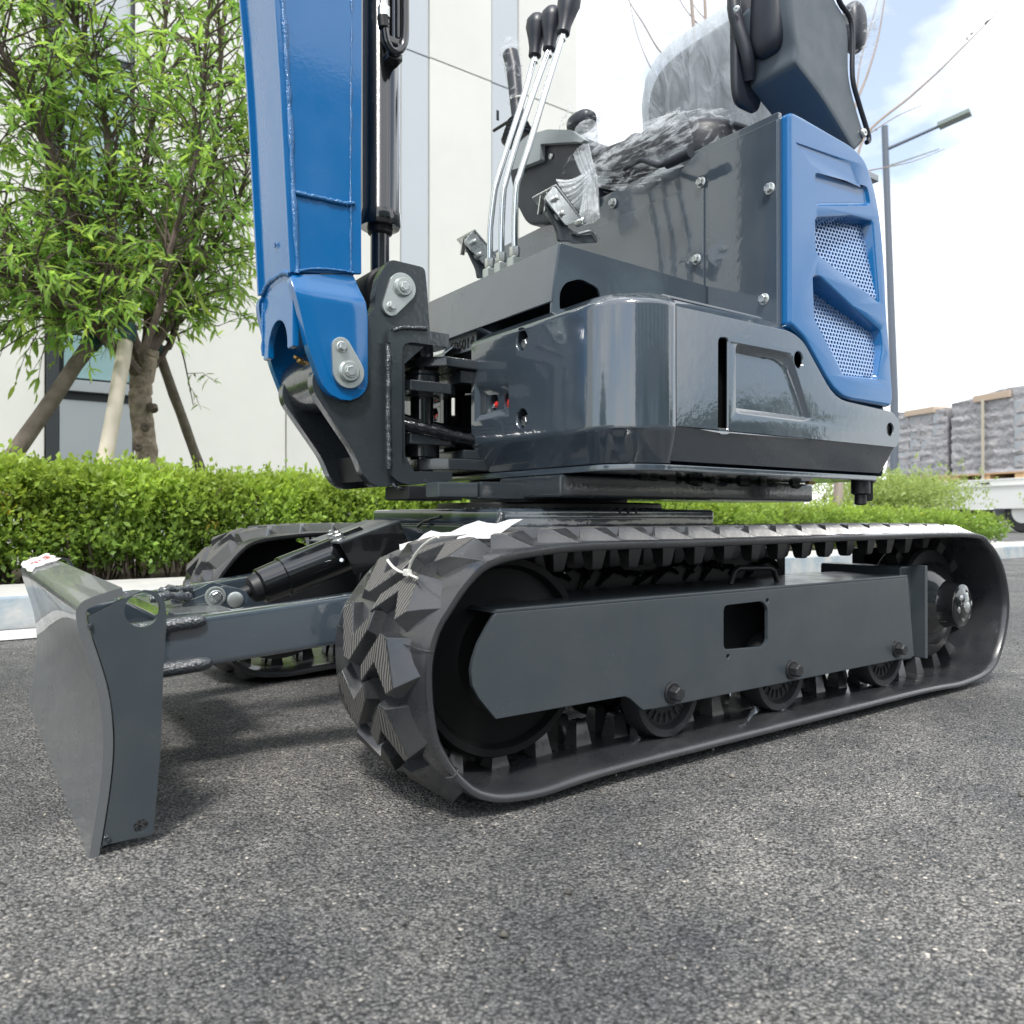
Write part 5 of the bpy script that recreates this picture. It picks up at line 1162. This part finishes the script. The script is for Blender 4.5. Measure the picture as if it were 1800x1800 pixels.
for qa, qb in (((-0.241,0.61,1.443), (-0.219,0.61,1.45)), ((-0.241,0.61,1.412), (-0.219,0.61,1.42))): box('pipe_clip', (qa[0]-.012, .605, qa[2]-.012), (qb[0], .65, qa[2]+.004), 'black', bc)
tube('hydraulic_pipe', [((-0.222,0.62,1.454)[0], .618, (-0.222,0.62,1.454)[2]), ((-0.222,0.62,1.454)[0], .618, 2.2)], .009, 'black', bc)
# ---- dozer blade
BY0, BY1 = .187, mir(.187)
bl_front = [(-0.881,0.302),(-0.878,0.282),(-0.865,0.237),(-0.856,0.2),(-0.851,0.156),(-0.851,0.117),(-0.856,0.067),(-0.866,-0)]
top = [(-0.88,0.308),(-0.872,0.317),(-0.853,0.324),(-0.83,0.331)]
bl_back = [(p[0]+.012, p[1]) for p in bl_front]
fr_c = crs([(p[0], p[1], 0) for p in bl_front], 5); fr_c = [(p.x, p.y) for p in fr_c]
tp_c = crs([(p[0], p[1], 0) for p in top], 4); tp_c = [(p.x, p.y) for p in tp_c]
outl = fr_c[::-1]+tp_c
def thick_line(pts, t):
    out = []
    for i, p in enumerate(pts):
        a = Vector(pts[max(i-1, 0)]); b = Vector(pts[min(i+1, len(pts)-1)]); d = (b-a).normalized(); out.append((p[0]+d.y*t, p[1]-d.x*t))
    return out
mb = outl+thick_line(outl, .011)[::-1]
mould = plate('mouldboard', mb, BY0, BY1, 'blade', ex, bevel=.0015)
side = [(-0.862,0.018),(-0.792,0.013),(-0.784,0.118),(-0.781,0.212),(-0.777,0.29),(-0.779,0.308),(-0.784,0.317),(-0.792,0.324),(-0.802,0.326),(-0.811,0.324),(-0.836,0.313),(-0.861,0.299),(-0.865,0.286)]
inn = thick_line(outl, .006)
sd = [inn[0]]+[(p[0], p[1]) for p in side[1:10]]+[tp_c[-1]]+[p for p in inn[::-1][2:-1]]
sdp = [(p[0], p[1]) for p in side[1:]]
endp = [(fr_c[-1][0]+.008, fr_c[-1][1]+.012)]+[(p[0], p[1]) for p in side[1:11]]+[(p[0]+.013, p[1]) for p in fr_c[2:-1]]
hbig = circ(*(-0.806,0.301), .021, 24, .022); hsm = circ(*(-0.807,0.026), .0085, 16)
for yy in ((BY0+.001, BY0+.010), (BY1-.010, BY1-.001)):
    plate('blade_end_plate', endp, yy[0], yy[1], 'greyflat', ex, holes=[hbig, hsm], bevel=.0012)
weld('tack_weld', [(p[0]+.014, BY0+.0, p[1]) for p in fr_c[4:6]], .003, 'greyweld', mould)
weld('tack_weld', [(fr_c[-3][0]+.016, BY0+.0, fr_c[-3][1]), (fr_c[-3][0]+.018, BY0, fr_c[-3][1]-.004)], .003, 'greyweld', mould)
box('cutting_edge', (fr_c[-1][0]+.0, BY0+.012, .001), (fr_c[-1][0]+.012, BY1-.012, .05), 'blade', ex, bevel=.001) if False else None
# stiffener on the back of the blade
plate('stiffener', [(-.80, .03), (-.765, .05), (-.79, .09), (-.825, .075)], .30, mir(.30), 'blade', ex, bevel=.002)
plate('stiffener', [(-.82, .16), (-.775, .165), (-.775, .175), (-.83, .175)], .24, mir(.24), 'blade', ex, bevel=.002)
plate('back_channel', [(-.845, .18), (-.80, .17), (-.80, .245), (-.85, .25)], .34, mir(.34), 'blade', ex, bevel=.004)
# sticker and its label sheet on top of the blade
stp = (tp_c[2][0]+tp_c[-1][0])/2
bm = bmesh.new(); n1, n2 = 8, 8; g = []
for i in range(n1+1):
    y_ = 1.15-.27*i/n1
    g.append([bm.verts.new((tp_c[int(j*(len(tp_c)-1)/n2)][0]-.002+(.004*math.sin(i*1.7)), y_+.01*math.sin(j), tp_c[int(j*(len(tp_c)-1)/n2)][1]+.003+.0035*abs(math.sin(i*2.3+j)))) for j in range(n2+1)])
for a, b in zip(g, g[1:]):
    for j in range(n2): bm.faces.new([a[j], a[j+1], b[j+1], b[j]])
st_ = bmfin('paper_sticker', bm, 'paper', mould, sharp=80)
bm = bmesh.new()
for i in range(22):
    x_ = random.uniform(tp_c[3][0], tp_c[-2][0]); y_ = random.uniform(.95, 1.08); zz = min(tp_c, key=lambda p: abs(p[0]-x_))[1]+.0065
    tube_bm(bm, [(x_, y_, zz), (x_+random.uniform(-.006, .006), y_+random.uniform(.008, .02), zz)], .0012, 4)
bmfin('red_print', bm, 'ink', st_)
# ---- blade arms
for far in (0, 1):
    g_ = (lambda a: mir(a)) if far else (lambda a: a)
    a0 = ((-0.709,0.45,0.252)[0]-.10, g_(.475), ((-0.709,0.45,0.252)[2]+(-0.708,0.45,0.177)[2])/2-.012); a1 = (-.40, g_(.385), ((-0.454,0.37,0.288)[2]+(-0.474,0.37,0.198)[2])/2+.004)
    arm = beam('blade_arm', a0, a1, .055, .082, 'grey', ex, bevel=.010)
    beam('arm_rear', (-.40, g_(.385), a1[2]), (-.12, g_(.385), a1[2]+.03), .05, .08, 'dark', ex, bevel=.006)
    d = (Vector(a1)-Vector(a0)).normalized(); yo = -.030 if not far else .030
    for zz, l in ((.036, .13), (-.034, .14)):
        s0 = Vector(a0)+d*.0+Vector((0, yo, zz)); bmr = [s0+d*(.03), s0+d*(l*.7), s0+d*l, s0+d*(l+.012)]
        tube('weld_cap', crs(bmr, 5), [.012]*10+[.011, .010, .009, .008, .006, .003], 'greyweld', arm, 8)
    cyl('arm_pivot', (-.13, g_(.34), .26), (-.13, g_(.43), .26), .045, 'dark', ex)
beam('arm_brace', (-.70, .44, .225), (-.70, mir(.44), .225), .06, .06, 'grey', ex, bevel=.006)
platez('arm_gusset', [(-.70, .51), (-.60, .51), (-.60, mir(.51)), (-.70, mir(.51))], .248, .256, 'blade', ex, bevel=.002)
# blade cylinder
cA = Vector((-0.509,0.66,0.28)); cB = Vector((-0.283,0.66,0.359)); cdir = (cB-cA).normalized()
cy_ = lathe('blade_cylinder', cA, cdir, [(0, .030), (.004, .036), (.05, .038), (.052, .042), (.24, .042), (.245, .03)], 'black', ex, 36)
lathe('gland', cA-cdir*.02, cdir, [(0, .018), (.004, .026), (.022, .030)], 'dark', cy_, 24)
cyl('rod', cA-cdir*.06, cA, .012, 'dark', cy_)
for s_ in (-1, 1):
    y_ = .66+s_*.045
    lk = [(-0.63,0.273), (-0.604,0.283), (-0.589,0.291), (-0.554,0.281), (-0.541,0.267), (-0.549,0.252), (-0.576,0.252), (-0.601,0.26), (-0.632,0.26), (-0.664,0.253), (-0.664,0.262)]
    k_ = plate('link_plate', rounded(lk, .01, 3), y_-.005, y_+.005, 'grey', ex, bevel=.002)
    if s_ < 0:
        lathe('pin_washer', ((-0.606,0.271)[0], y_-.005, (-0.606,0.271)[1]), (0, -1, 0), [(0, .019), (.003, .019), (.0035, .016), (.002, .015)], 'zincpale', k_, 24)
        bolt(((-0.606,0.271)[0], y_-.009, (-0.606,0.271)[1]), (0, -1, 0), .009, 'zinc', k_, h=.006)
        lathe('pin_washer', ((-0.57,0.263)[0], y_-.005, (-0.57,0.263)[1]), (0, -1, 0), [(0, .015), (.004, .015), (.006, .011)], 'zincpale', k_, 20)
tube('crumpled_weld', crs([(-.70, .62, .275), (-.68, .65, .285), (-.66, .68, .276), (-.63, .70, .282)], 6), [random.uniform(.006, .014) for _ in range(19)], 'greyweld', ex, 7)
tube('crumpled_weld', crs([(-.72, .60, .272), (-.69, .60, .278), (-.65, .61, .272)], 6), [random.uniform(.005, .011) for _ in range(13)], 'greyweld', ex, 7)
# guard over the cylinder
gY = .60
gp = [(-0.367,0.364), (-0.233,0.408), (-0.207,0.353), (-0.334,0.299)]
gd = plate('cylinder_guard', gp, .588, .592, 'black', ex, bevel=.001)
u0, u1 = Vector((gp[0][0], .588, gp[0][1])), Vector((gp[1][0], .588, gp[1][1]))
bm = bmesh.new(); q = [u0, u1, u1+Vector((0, .17, 0)), u0+Vector((0, .17, 0))]; nn = (u1-u0).cross(Vector((0, 1, 0))).normalized(); nn = nn if nn.z > 0 else -nn
va = [bm.verts.new(p+nn*.0005) for p in q]; vb = [bm.verts.new(p+nn*.0045) for p in q]; bm.faces.new(va); bm.faces.new(vb[::-1]); ring_walls(bm, va, vb)
bmfin('guard_top', bm, 'greyflat', gd, bevel=.001)
gp2 = [(p[0], p[1]) for p in gp]; plate('guard_far_side', gp2, .754, .758, 'black', gd, bevel=.001)
for t_, yy in ((.10, .625), (.14, .668)):
    p = u0.lerp(u1, t_)+nn*.0045; p.y = yy; bolt(p, nn, .011, 'zinc', gd, h=.010); bolt(p+nn*.010, nn, .006, 'zinc', gd, h=.008, washer=False)
plate('guard_lug', rounded([(-0.225,0.399),(-0.193,0.393),(-0.145,0.374),(-0.165,0.349),(-0.197,0.354)], .008), .62, .63, 'grey', ex, bevel=.002)
bolt((-0.151,0.615,0.366), (0, -1, 0), .009, 'chrome', ex); 
tube('bolt_nub', [(-0.362,0.588,0.331), (-0.371,0.575,0.333)], .004, 'zinc', gd, 8)
# ---- control levers
for k, (yy, pts, kp, kt) in enumerate([
    (.745, [(0.101,0.745,1.074),(0.103,0.745,1.154),(0.113,0.745,1.236),(0.122,0.745,1.275),(0.152,0.745,1.363),(0.207,0.745,1.52),(0.24,0.745,1.624),(0.246,0.745,1.641)], (0.244,0.745,1.638), (0.254,0.745,1.741)),
    (.695, [(0.102,0.695,1.075),(0.103,0.695,1.139),(0.108,0.695,1.225),(0.117,0.695,1.263),(0.149,0.695,1.365),(0.21,0.695,1.529),(0.247,0.695,1.622),(0.253,0.695,1.639)], (0.253,0.695,1.634), (0.266,0.695,1.738)),
    (.635, [(0.1,0.635,1.072),(0.1,0.635,1.134),(0.105,0.635,1.218),(0.116,0.635,1.255),(0.152,0.635,1.356),(0.205,0.635,1.514),(0.248,0.635,1.637),(0.253,0.635,1.653)], (0.251,0.635,1.645), (0.276,0.635,1.753))]):
    lv = tube('control_lever', crs(pts, 4), .0078, 'chrome', ex, 12)
    a, b = Vector(kp), Vector(kt); d = b-a; l = d.length
    lathe('knob', a-d*.02, d, [(0, .0135), (.004, .017), (l*.25, .0165), (l*.5, .022), (l*.78, .030), (l*.95, .029), (l*1.08, .020), (l*1.12, .008)], 'plastic', lv, 22)
    lathe('jam_nut', a-d*.16, d, [(0, .010), (.016, .010), (.018, .008)], 'zinc', lv, 6)
    b0 = Vector(pts[0]); lathe('jam_nut', b0+Vector((0, 0, .0)), (0, 0, -1), [(0, .013), (.020, .013), (.024, .010)], 'zinc', lv, 6)
    box('clevis', (b0.x-.016, b0.y-.014, b0.z-.085), (b0.x+.014, b0.y+.012, b0.z-.026), 'zincpale', lv, bevel=.004)
    lathe('clevis_pin', (b0.x-.0, b0.y-.016, b0.z-.055), (0, -1, 0), [(0, .009), (.004, .009), (.006, .005)], 'zinc', lv, 12)
    tube('split_clip', [(b0.x+.01, b0.y-.018, b0.z-.05), (b0.x+.03, b0.y-.02, b0.z-.045), (b0.x+.03, b0.y-.02, b0.z-.08)], .0025, 'zinc', lv, 6)
# ---- pedals
def pedal(g_, lab):
    y0 = .50
    P1 = (0.116,0.5,1.18); P2 = (0.194,0.5,1.119)
    arm_ = rounded([(0.103,1.163),(0.116,1.173),(0.143,1.157),(0.165,1.105),(0.172,1.067),(0.138,1.06),(0.133,1.084),(0.099,1.139)], .006, 3)
    a = plate('pedal_bracket', arm_, g_(.512), g_(.520), 'greyflat', ex, bevel=.0015)
    d = (Vector(P2)-Vector(P1)).normalized(); up_ = Vector((0, 1, 0)).cross(d); up_ = up_ if up_.z > 0 else -up_
    ctr0 = Vector((P1[0], g_(.545), P1[2])); ctr1 = Vector((P2[0], g_(.545), P2[2]))
    pd = beam('pedal', ctr0+up_*.004, ctr1+up_*.004, .09, .006, 'zinc', ex, up=up_, bevel=.002)
    fl = [(P1[0], P1[2]), (P2[0]+.003, P2[2]), (P2[0]-up_.x*.05-.012, P2[2]-up_.z*.03), (P1[0]-up_.x*.045, P1[2]-up_.z*.045)]
    plate('pedal_flange', rounded(fl, .006), g_(.502), g_(.507), 'zinc', pd, bevel=.001)
    for q in ((0.117,1.149), (0.134,1.118)):
        bolt((q[0], g_(.511), q[1]), (0, -1, 0), .0085, 'zinc', a, h=.010); lathe('stud', (q[0], g_(.500), q[1]), (0, -1, 0), [(0, .006), (.010, .006), (.012, .004)], 'zinc', a, 12)
    cyl('roller', (P2[0]+.004, g_(.49), P2[2]-.004), (P2[0]+.004, g_(.52), P2[2]-.004), .0085, 'zinc', a, 14)
    for dy in (.53, .555): 
        plate('rib', [(P1[0]+.002, P1[2]-.004), (P1[0]+.012, P1[2]-.015), (P1[0]+.006, P1[2]-.05), (P1[0]-.006, P1[2]-.05)], g_(dy), g_(dy+.004), 'zinc', a, bevel=0)
    tube('return_strip', [(p[0], g_(.51), p[2]) for p in [(0.177,0.51,1.088),(0.191,0.51,1.086),(0.226,0.51,1.1),(0.24,0.51,1.102),(0.259,0.51,1.086)]], .0045, 'zinc', a, 6)
    plate('return_bracket', [(p[0], p[1]) for p in [(0.168,1.098),(0.196,1.085),(0.239,1.097),(0.257,1.081),(0.185,1.064),(0.164,1.065)]], g_(.513), g_(.516), 'greyflat', a, bevel=0)
pedal(lambda a: a, ''); 
off = .345
pedal(lambda a: a+off, '')
# ---- far console and joystick
con = rounded([(1.086,1.504),(1.08,1.57),(1.005,1.58),(0.907,1.554),(0.803,1.512),(0.742,1.462),(0.704,1.366),(0.672,1.262),(0.816,1.257),(0.991,1.3),(1.05,1.385)], .03, 4)
cs = platex('control_console', con, .40, .75, 'plastic', ex, bevel=.012)
band = rounded([(1.043,1.48),(1.034,1.543),(0.959,1.555),(0.863,1.533),(0.761,1.49),(0.701,1.439),(0.713,1.435),(0.737,1.447),(0.898,1.504),(0.898,1.457),(1.002,1.472)], .006, 3)
platex('console_trim', band, .380, .399, 'greyplastic', cs, bevel=.004)
pan((0.399,0.87,1.462), (-1, 0, 0), .009, 'zinc', cs)
jb = Vector((0.44,1.086,1.632)); jt = Vector((0.44,1.114,1.846))
bm = bmesh.new()
for i in range(5): lathe_bm(bm, jb+(jt-jb)*.07*i+Vector((0, 0, -.03)), jt-jb, [(0, .05-.006*i), (.008, .056-.006*i), (.016, .048-.006*i)], 18)
jj = bmfin('joystick_boot', bm, 'plastic', cs)
tube('joystick', [jb+Vector((0, -.01, 0)), jb.lerp(jt, .4), jt, jt.lerp(jb, -.25)+Vector((0, .01, 0))], [.024, .020, .024, .026], 'plastic', cs, 14)
lv = tube('lock_lever', [(0.42,1.08,1.649),(0.42,1.117,1.671),(0.42,1.158,1.673),(0.42,1.197,1.675)], .005, 'dark', cs, 8)
box('lock_tab', (.415, (0.42,1.177,1.724)[1]-.004, (0.42,1.158,1.703)[2]-.004), (.425, (0.42,1.158,1.716)[1]+.018, (0.42,1.158,1.728)[2]+.004), 'plastic', lv)
# ---- seat
def blob(name, cx, cy, cz, sx, sy, sz, m, parent, e=.35, seg=(28, 18), rot=None, bend=None, wr=0, seed=1, kind=None, st=(1, 1, 1)):
    """superellipsoid cushion, optionally wrinkled"""
    vs_, fs_ = [], []; nu, nv = seg
    f = lambda c, ee: math.copysign(abs(c)**ee, c)
    for j in range(nv+1):
        ph = -math.pi/2+math.pi*j/nv
        for i in range(nu):
            th = 2*math.pi*i/nu; p = Vector((sx*f(math.cos(ph), e)*f(math.cos(th), e), sy*f(math.cos(ph), e)*f(math.sin(th), e), sz*f(math.sin(ph), e)))
            if bend: p = bend(p)
            vs_.append(p)
    V_ = np.array([tuple(v) for v in vs_])
    if wr:
        nrm = V_/np.array([sx, sy, sz])**2; nrm /= np.linalg.norm(nrm, axis=1)[:, None]+1e-9
        Vs_ = V_*np.array(st); V_ = V_+nrm*(wr*(np.abs(lump(Vs_, 26, seed))*1.1+np.abs(lump(Vs_, 60, seed+1))*.6))[:, None]
    if rot: V_ = V_ @ np.array(rot).T
    V_ += np.array([cx, cy, cz])
    me = bpy.data.meshes.new(name); me.from_pydata([tuple(v) for v in V_], [], [(j*nu+i, j*nu+(i+1) % nu, (j+1)*nu+(i+1) % nu, (j+1)*nu+i) for j in range(nv) for i in range(nu)])
    return link(name, me, m, parent, sharp=70)
seat = blob('seat_cushion', .66, .60, 1.36, .25, .30, .07, 'vinyl', ex, .5, (48, 24), bend=lambda p: p+Vector((0, 0, .03*math.sin(p.y*5))))
rb = Matrix.Rotation(R(-12), 3, 'Y'); back = blob('seat_back', .98, .70, 1.62, .06, .30, .31, 'vinyl', ex, .5, (40, 28), rot=[list(r) for r in rb])
bolster = blob('seat_bolster', .93, 1.02, 1.52, .06, .07, .24, 'vinyl', back, .7, (20, 16), rot=[list(r) for r in Matrix.Rotation(R(-14), 3, 'X')])
tube('adjust_lever', crs([(0.35,0.515,1.284),(0.35,0.487,1.286),(0.35,0.456,1.284),(0.35,0.429,1.268),(0.35,0.396,1.249),(0.35,0.369,1.248),(0.35,0.334,1.245),(0.35,0.3,1.243)], 4), .0065, 'plastic', ex, 8)
tube('adjust_grip', [(0.347,0.371,1.243),(0.347,0.34,1.242),(0.347,0.299,1.242)], .0125, 'plastic', ex, 10)
# ---- raised right console pod
near = [(0.482,1.591),(0.496,1.508),(0.513,1.458),(0.509,1.425),(0.61,1.381),(0.738,1.296),(0.757,1.3),(0.784,1.325),(0.794,1.342),(0.75,1.411),(0.724,1.464),(0.724,1.566),(0.71,1.604),(0.668,1.625),(0.634,1.691)]
near = [(p[0], p[1]) for p in near]
pod = plate('armrest_pod', rounded(near, [.0, .02, .02, .02, .05, .01, .01, .01, .01, .04, .03, .03, .02, .01, 0], 3), .14, .27, 'pod', ex, bevel=.012)
rimp = rounded([(p[0]+.010, p[1]+.004) for p in near[6:]]+[(p[0]-.004, p[1]) for p in near[:0]], .005) if False else None
e_ = [(p[0]+.006, .137, p[1]) for p in near[7:]]
tube('pod_edge_trim', crs([Vector(q) for q in e_], 4), .006, 'plastic', pod, 8)
pan(Vector((0.776,0.138,1.344)), (0, -1, 0), .011, 'zinc', pod)
ul = Vector((near[3][0], 0, near[3][1])); ur = Vector((near[5][0], 0, near[5][1]))
blob('pod_bulge', near[2][0]+.0, .205, near[2][1]+.10, .035, .045, .09, 'plastic', pod, .6, (24, 16))
tube('pod_strap', crs([(near[2][0]-.03, .27, near[2][1]+.26), (near[2][0]-.05, .27, near[2][1]+.14), (near[2][0]-.03, .25, near[2][1]+.03), (near[2][0]-.01, .26, near[2][1]-.02)], 6), .016, 'plastic', pod, 8)
pan((near[2][0]-.065, .25, near[2][1]+.12), (-1, -.3, -.3), .008, 'zinc', pod)
blob('pod_far_flange', near[2][0]+.0, .275, near[2][1]+.08, .05, .012, .16, 'plastic', pod, .4, (20, 14))

# ================================================================== things that lie on the machine
def film(name, label, cat, parts, m='film'):
    t = thing(name, label, cat, parts[0][1:4])
    return t
tb = thing('plastic_cover', 'crumpled clear plastic sheet wrapped over the seat cushion and tied at its front corner', 'plastic cover', (.6, .6, 1.4), 'plastic wraps on the controls and seat')
blob('sheet', .655, .61, 1.365, .27, .325, .084, 'film', tb, .55, (120, 60), bend=lambda p: p+Vector((0, 0, .03*math.sin(p.y*5))), wr=.006, seed=3, st=(1, .3, 1.2))
kn = Vector((0.36,0.65,1.316))
def gather(name, k, c, ax, rh, rv, r0, m, parent, pl=26, seed=0, curve=.6, cut=.0):
    """pleated bag end: rings open from the knot k to an ellipse round c"""
    k, c = Vector(k), Vector(c); ax = Vector(ax).normalized(); d = (c-k).normalized(); h = (ax-d*ax.dot(d)).normalized(); v = d.cross(h); bm = bmesh.new(); rows = []; nu = 150; nv = 16
    for i in range(nv+1):
        t = i/nv; e = t**curve; row = []
        for j in range(nu):
            a = 2*math.pi*j/nu; w = 1+.13*(1-.6*t)*math.sin(pl*a+1.5*math.sin(2*a+seed)+t*1.2)+.05*math.sin(pl*2.3*a+seed+t*2)
            row.append(bm.verts.new(k.lerp(c, t)+h*math.cos(a)*(r0+(rh-r0)*e)*w+v*math.sin(a)*(r0+(rv-r0)*e)*w+Vector((0, 0, -.01*math.sin(math.pi*t)))))
        rows.append(row)
    for a, b in zip(rows, rows[1:]): ring_walls(bm, a, b)
    return bmfin(name, bm, m, parent, sharp=80)
gather('gathered_corner', kn, (.52, .47, 1.375), (0, 1, .1), .20, .085, .016, 'film', tb, 30, 1)
gather('loose_end', kn, (0.33,0.707,1.275), (0, .5, .8), .055, .05, .016, 'filmthick', tb, 13, 4, 1.1)
gather('loose_end', kn, (0.34,0.668,1.389), (0, 1, .2), .026, .018, .014, 'filmthick', tb, 9, 2, .9)
gather('loose_end', kn, (0.34,0.638,1.195), (0, 1, .3), .032, .02, .016, 'filmthick', tb, 9, 7, 1.0)
tb2 = thing('plastic_cover', 'smooth clear plastic sheet hanging over the seat backrest', 'plastic cover', (.98, .6, 1.6), 'plastic wraps on the controls and seat')
blob('sheet', .975, .69, 1.63, .08, .32, .335, 'filmback', tb2, .5, (90, 60), rot=[list(r) for r in rb], wr=.006, seed=12, st=(1, .9, .35))
tb3 = thing('plastic_cover', 'small clear plastic bag tied round the upright joystick grip', 'plastic cover', tuple(jt), 'plastic wraps on the controls and seat')
hgt = (jt-jb); tube('bag', [jb+hgt*.48, jb+hgt*.52, jb+hgt*.6, jb+hgt*.8, jb+hgt*1.05, jb+hgt*1.25+Vector((0, .012, 0)), jb+hgt*1.42+Vector((0, .014, 0)), jb+hgt*1.5+Vector((0, .012, 0))], [.03, .022, .025, .026, .031, .036, .032, .012], 'film', tb3, 22)
tube('tie', [jb+hgt*.5+Vector((0, -.03, 0)), jb+hgt*.5+Vector((-.02, 0, 0)), jb+hgt*.51+Vector((0, .03, 0))], .004, 'tie', tb3, 6)
tb4 = thing('plastic_cover', 'milky plastic bag bunched over a knob behind the grey console', 'plastic cover', (0.6,0.982,1.649), 'plastic wraps on the controls and seat')
q = Vector((0.6,0.971,1.657)); blob('bag', q.x, q.y, q.z, .05, .075, .05, 'film', tb4, .9, (60, 36), wr=.012, seed=21); blob('knob', q.x, q.y, q.z+.005, .035, .055, .03, 'plastic', ex, .8, (24, 16))
tube('bag_neck', [q+Vector((0, -.02, -.03)), q+Vector((0, -.045, -.07)), q+Vector((0, -.055, -.13))], [.04, .025, .012], 'filmthick', tb4, 14)
tb5 = thing('plastic_cover', 'plastic bag around the knob behind the raised black armrest', 'plastic cover', (1.022,0.3,1.754), 'plastic wraps on the controls and seat')
q = Vector((1.016,0.3,1.767)); blob('bag', q.x, q.y, q.z, .055, .05, .10, 'film', tb5, .9, (60, 40), wr=.012, seed=31); blob('knob', q.x-.005, q.y, q.z, .035, .03, .07, 'plastic', ex, .8, (24, 16))
# paper tag lying on the near track
tg = thing('paper_tag', 'crumpled white paper tag lying on top of the near track front', 'tag', (-0.807,-0.578,0.41))
A = [Vector((-0.414,0.24,0.37)), Vector((-0.391,0.22,0.381)), Vector((-0.374,0.2,0.387)), Vector((-0.358,0.16,0.39)), Vector((-0.33,0.12,0.399)), Vector((-0.312,0.1,0.405)), Vector((-0.285,0.08,0.416))]
wd = [.004, .010, .018, .026, .030, .022, .002]
bm = bmesh.new(); rows = []
for i, (p, w) in enumerate(zip(A, wd)):
    if i < len(A)-1:
        for t in (0, .5):
            q = p.lerp(A[i+1], t); ww = w*(1-t)+wd[i+1]*t; rows.append([bm.verts.new(q+Vector((.2*s*ww, s*ww*.8, s*ww*.35+.004*math.sin(i*3+s*2+t*4)))) for s in (-1, -.5, 0, .5, 1)])
rows.append([bm.verts.new(A[-1]+Vector((0, s*.002, 0))) for s in (-1, -.5, 0, .5, 1)])
for a, b in zip(rows, rows[1:]):
    for j in range(4): bm.faces.new([a[j], a[j+1], b[j+1], b[j]])
bmfin('sheet', bm, 'paper', tg, sharp=25)
tie = thing('cable_tie', 'white nylon cable tie looped over the tread lugs of the near track', 'cable tie', (-0.45,0.145,0.335))
tube('strap', crs([(-0.475,0.161,0.355),(-0.475,0.144,0.346),(-0.475,0.121,0.34),(-0.475,0.098,0.339)], 5)+crs([(-0.475,0.098,0.339),(-0.475,0.084,0.358),(-0.475,0.061,0.375),(-0.475,0.034,0.387),(-0.475,0.011,0.393)], 5)[1:], .0022, 'tie', tie, 6)
tube('tail', [(-0.475,0.098,0.339),(-0.475,0.083,0.336),(-0.475,0.069,0.334)], .002, 'tie', tie, 6)
hd = Vector((-0.475,0.098,0.34)); box('head', hd-Vector((.004, .007, .005)), hd+Vector((.004, .007, .005)), 'tie', tie, bevel=.0015)
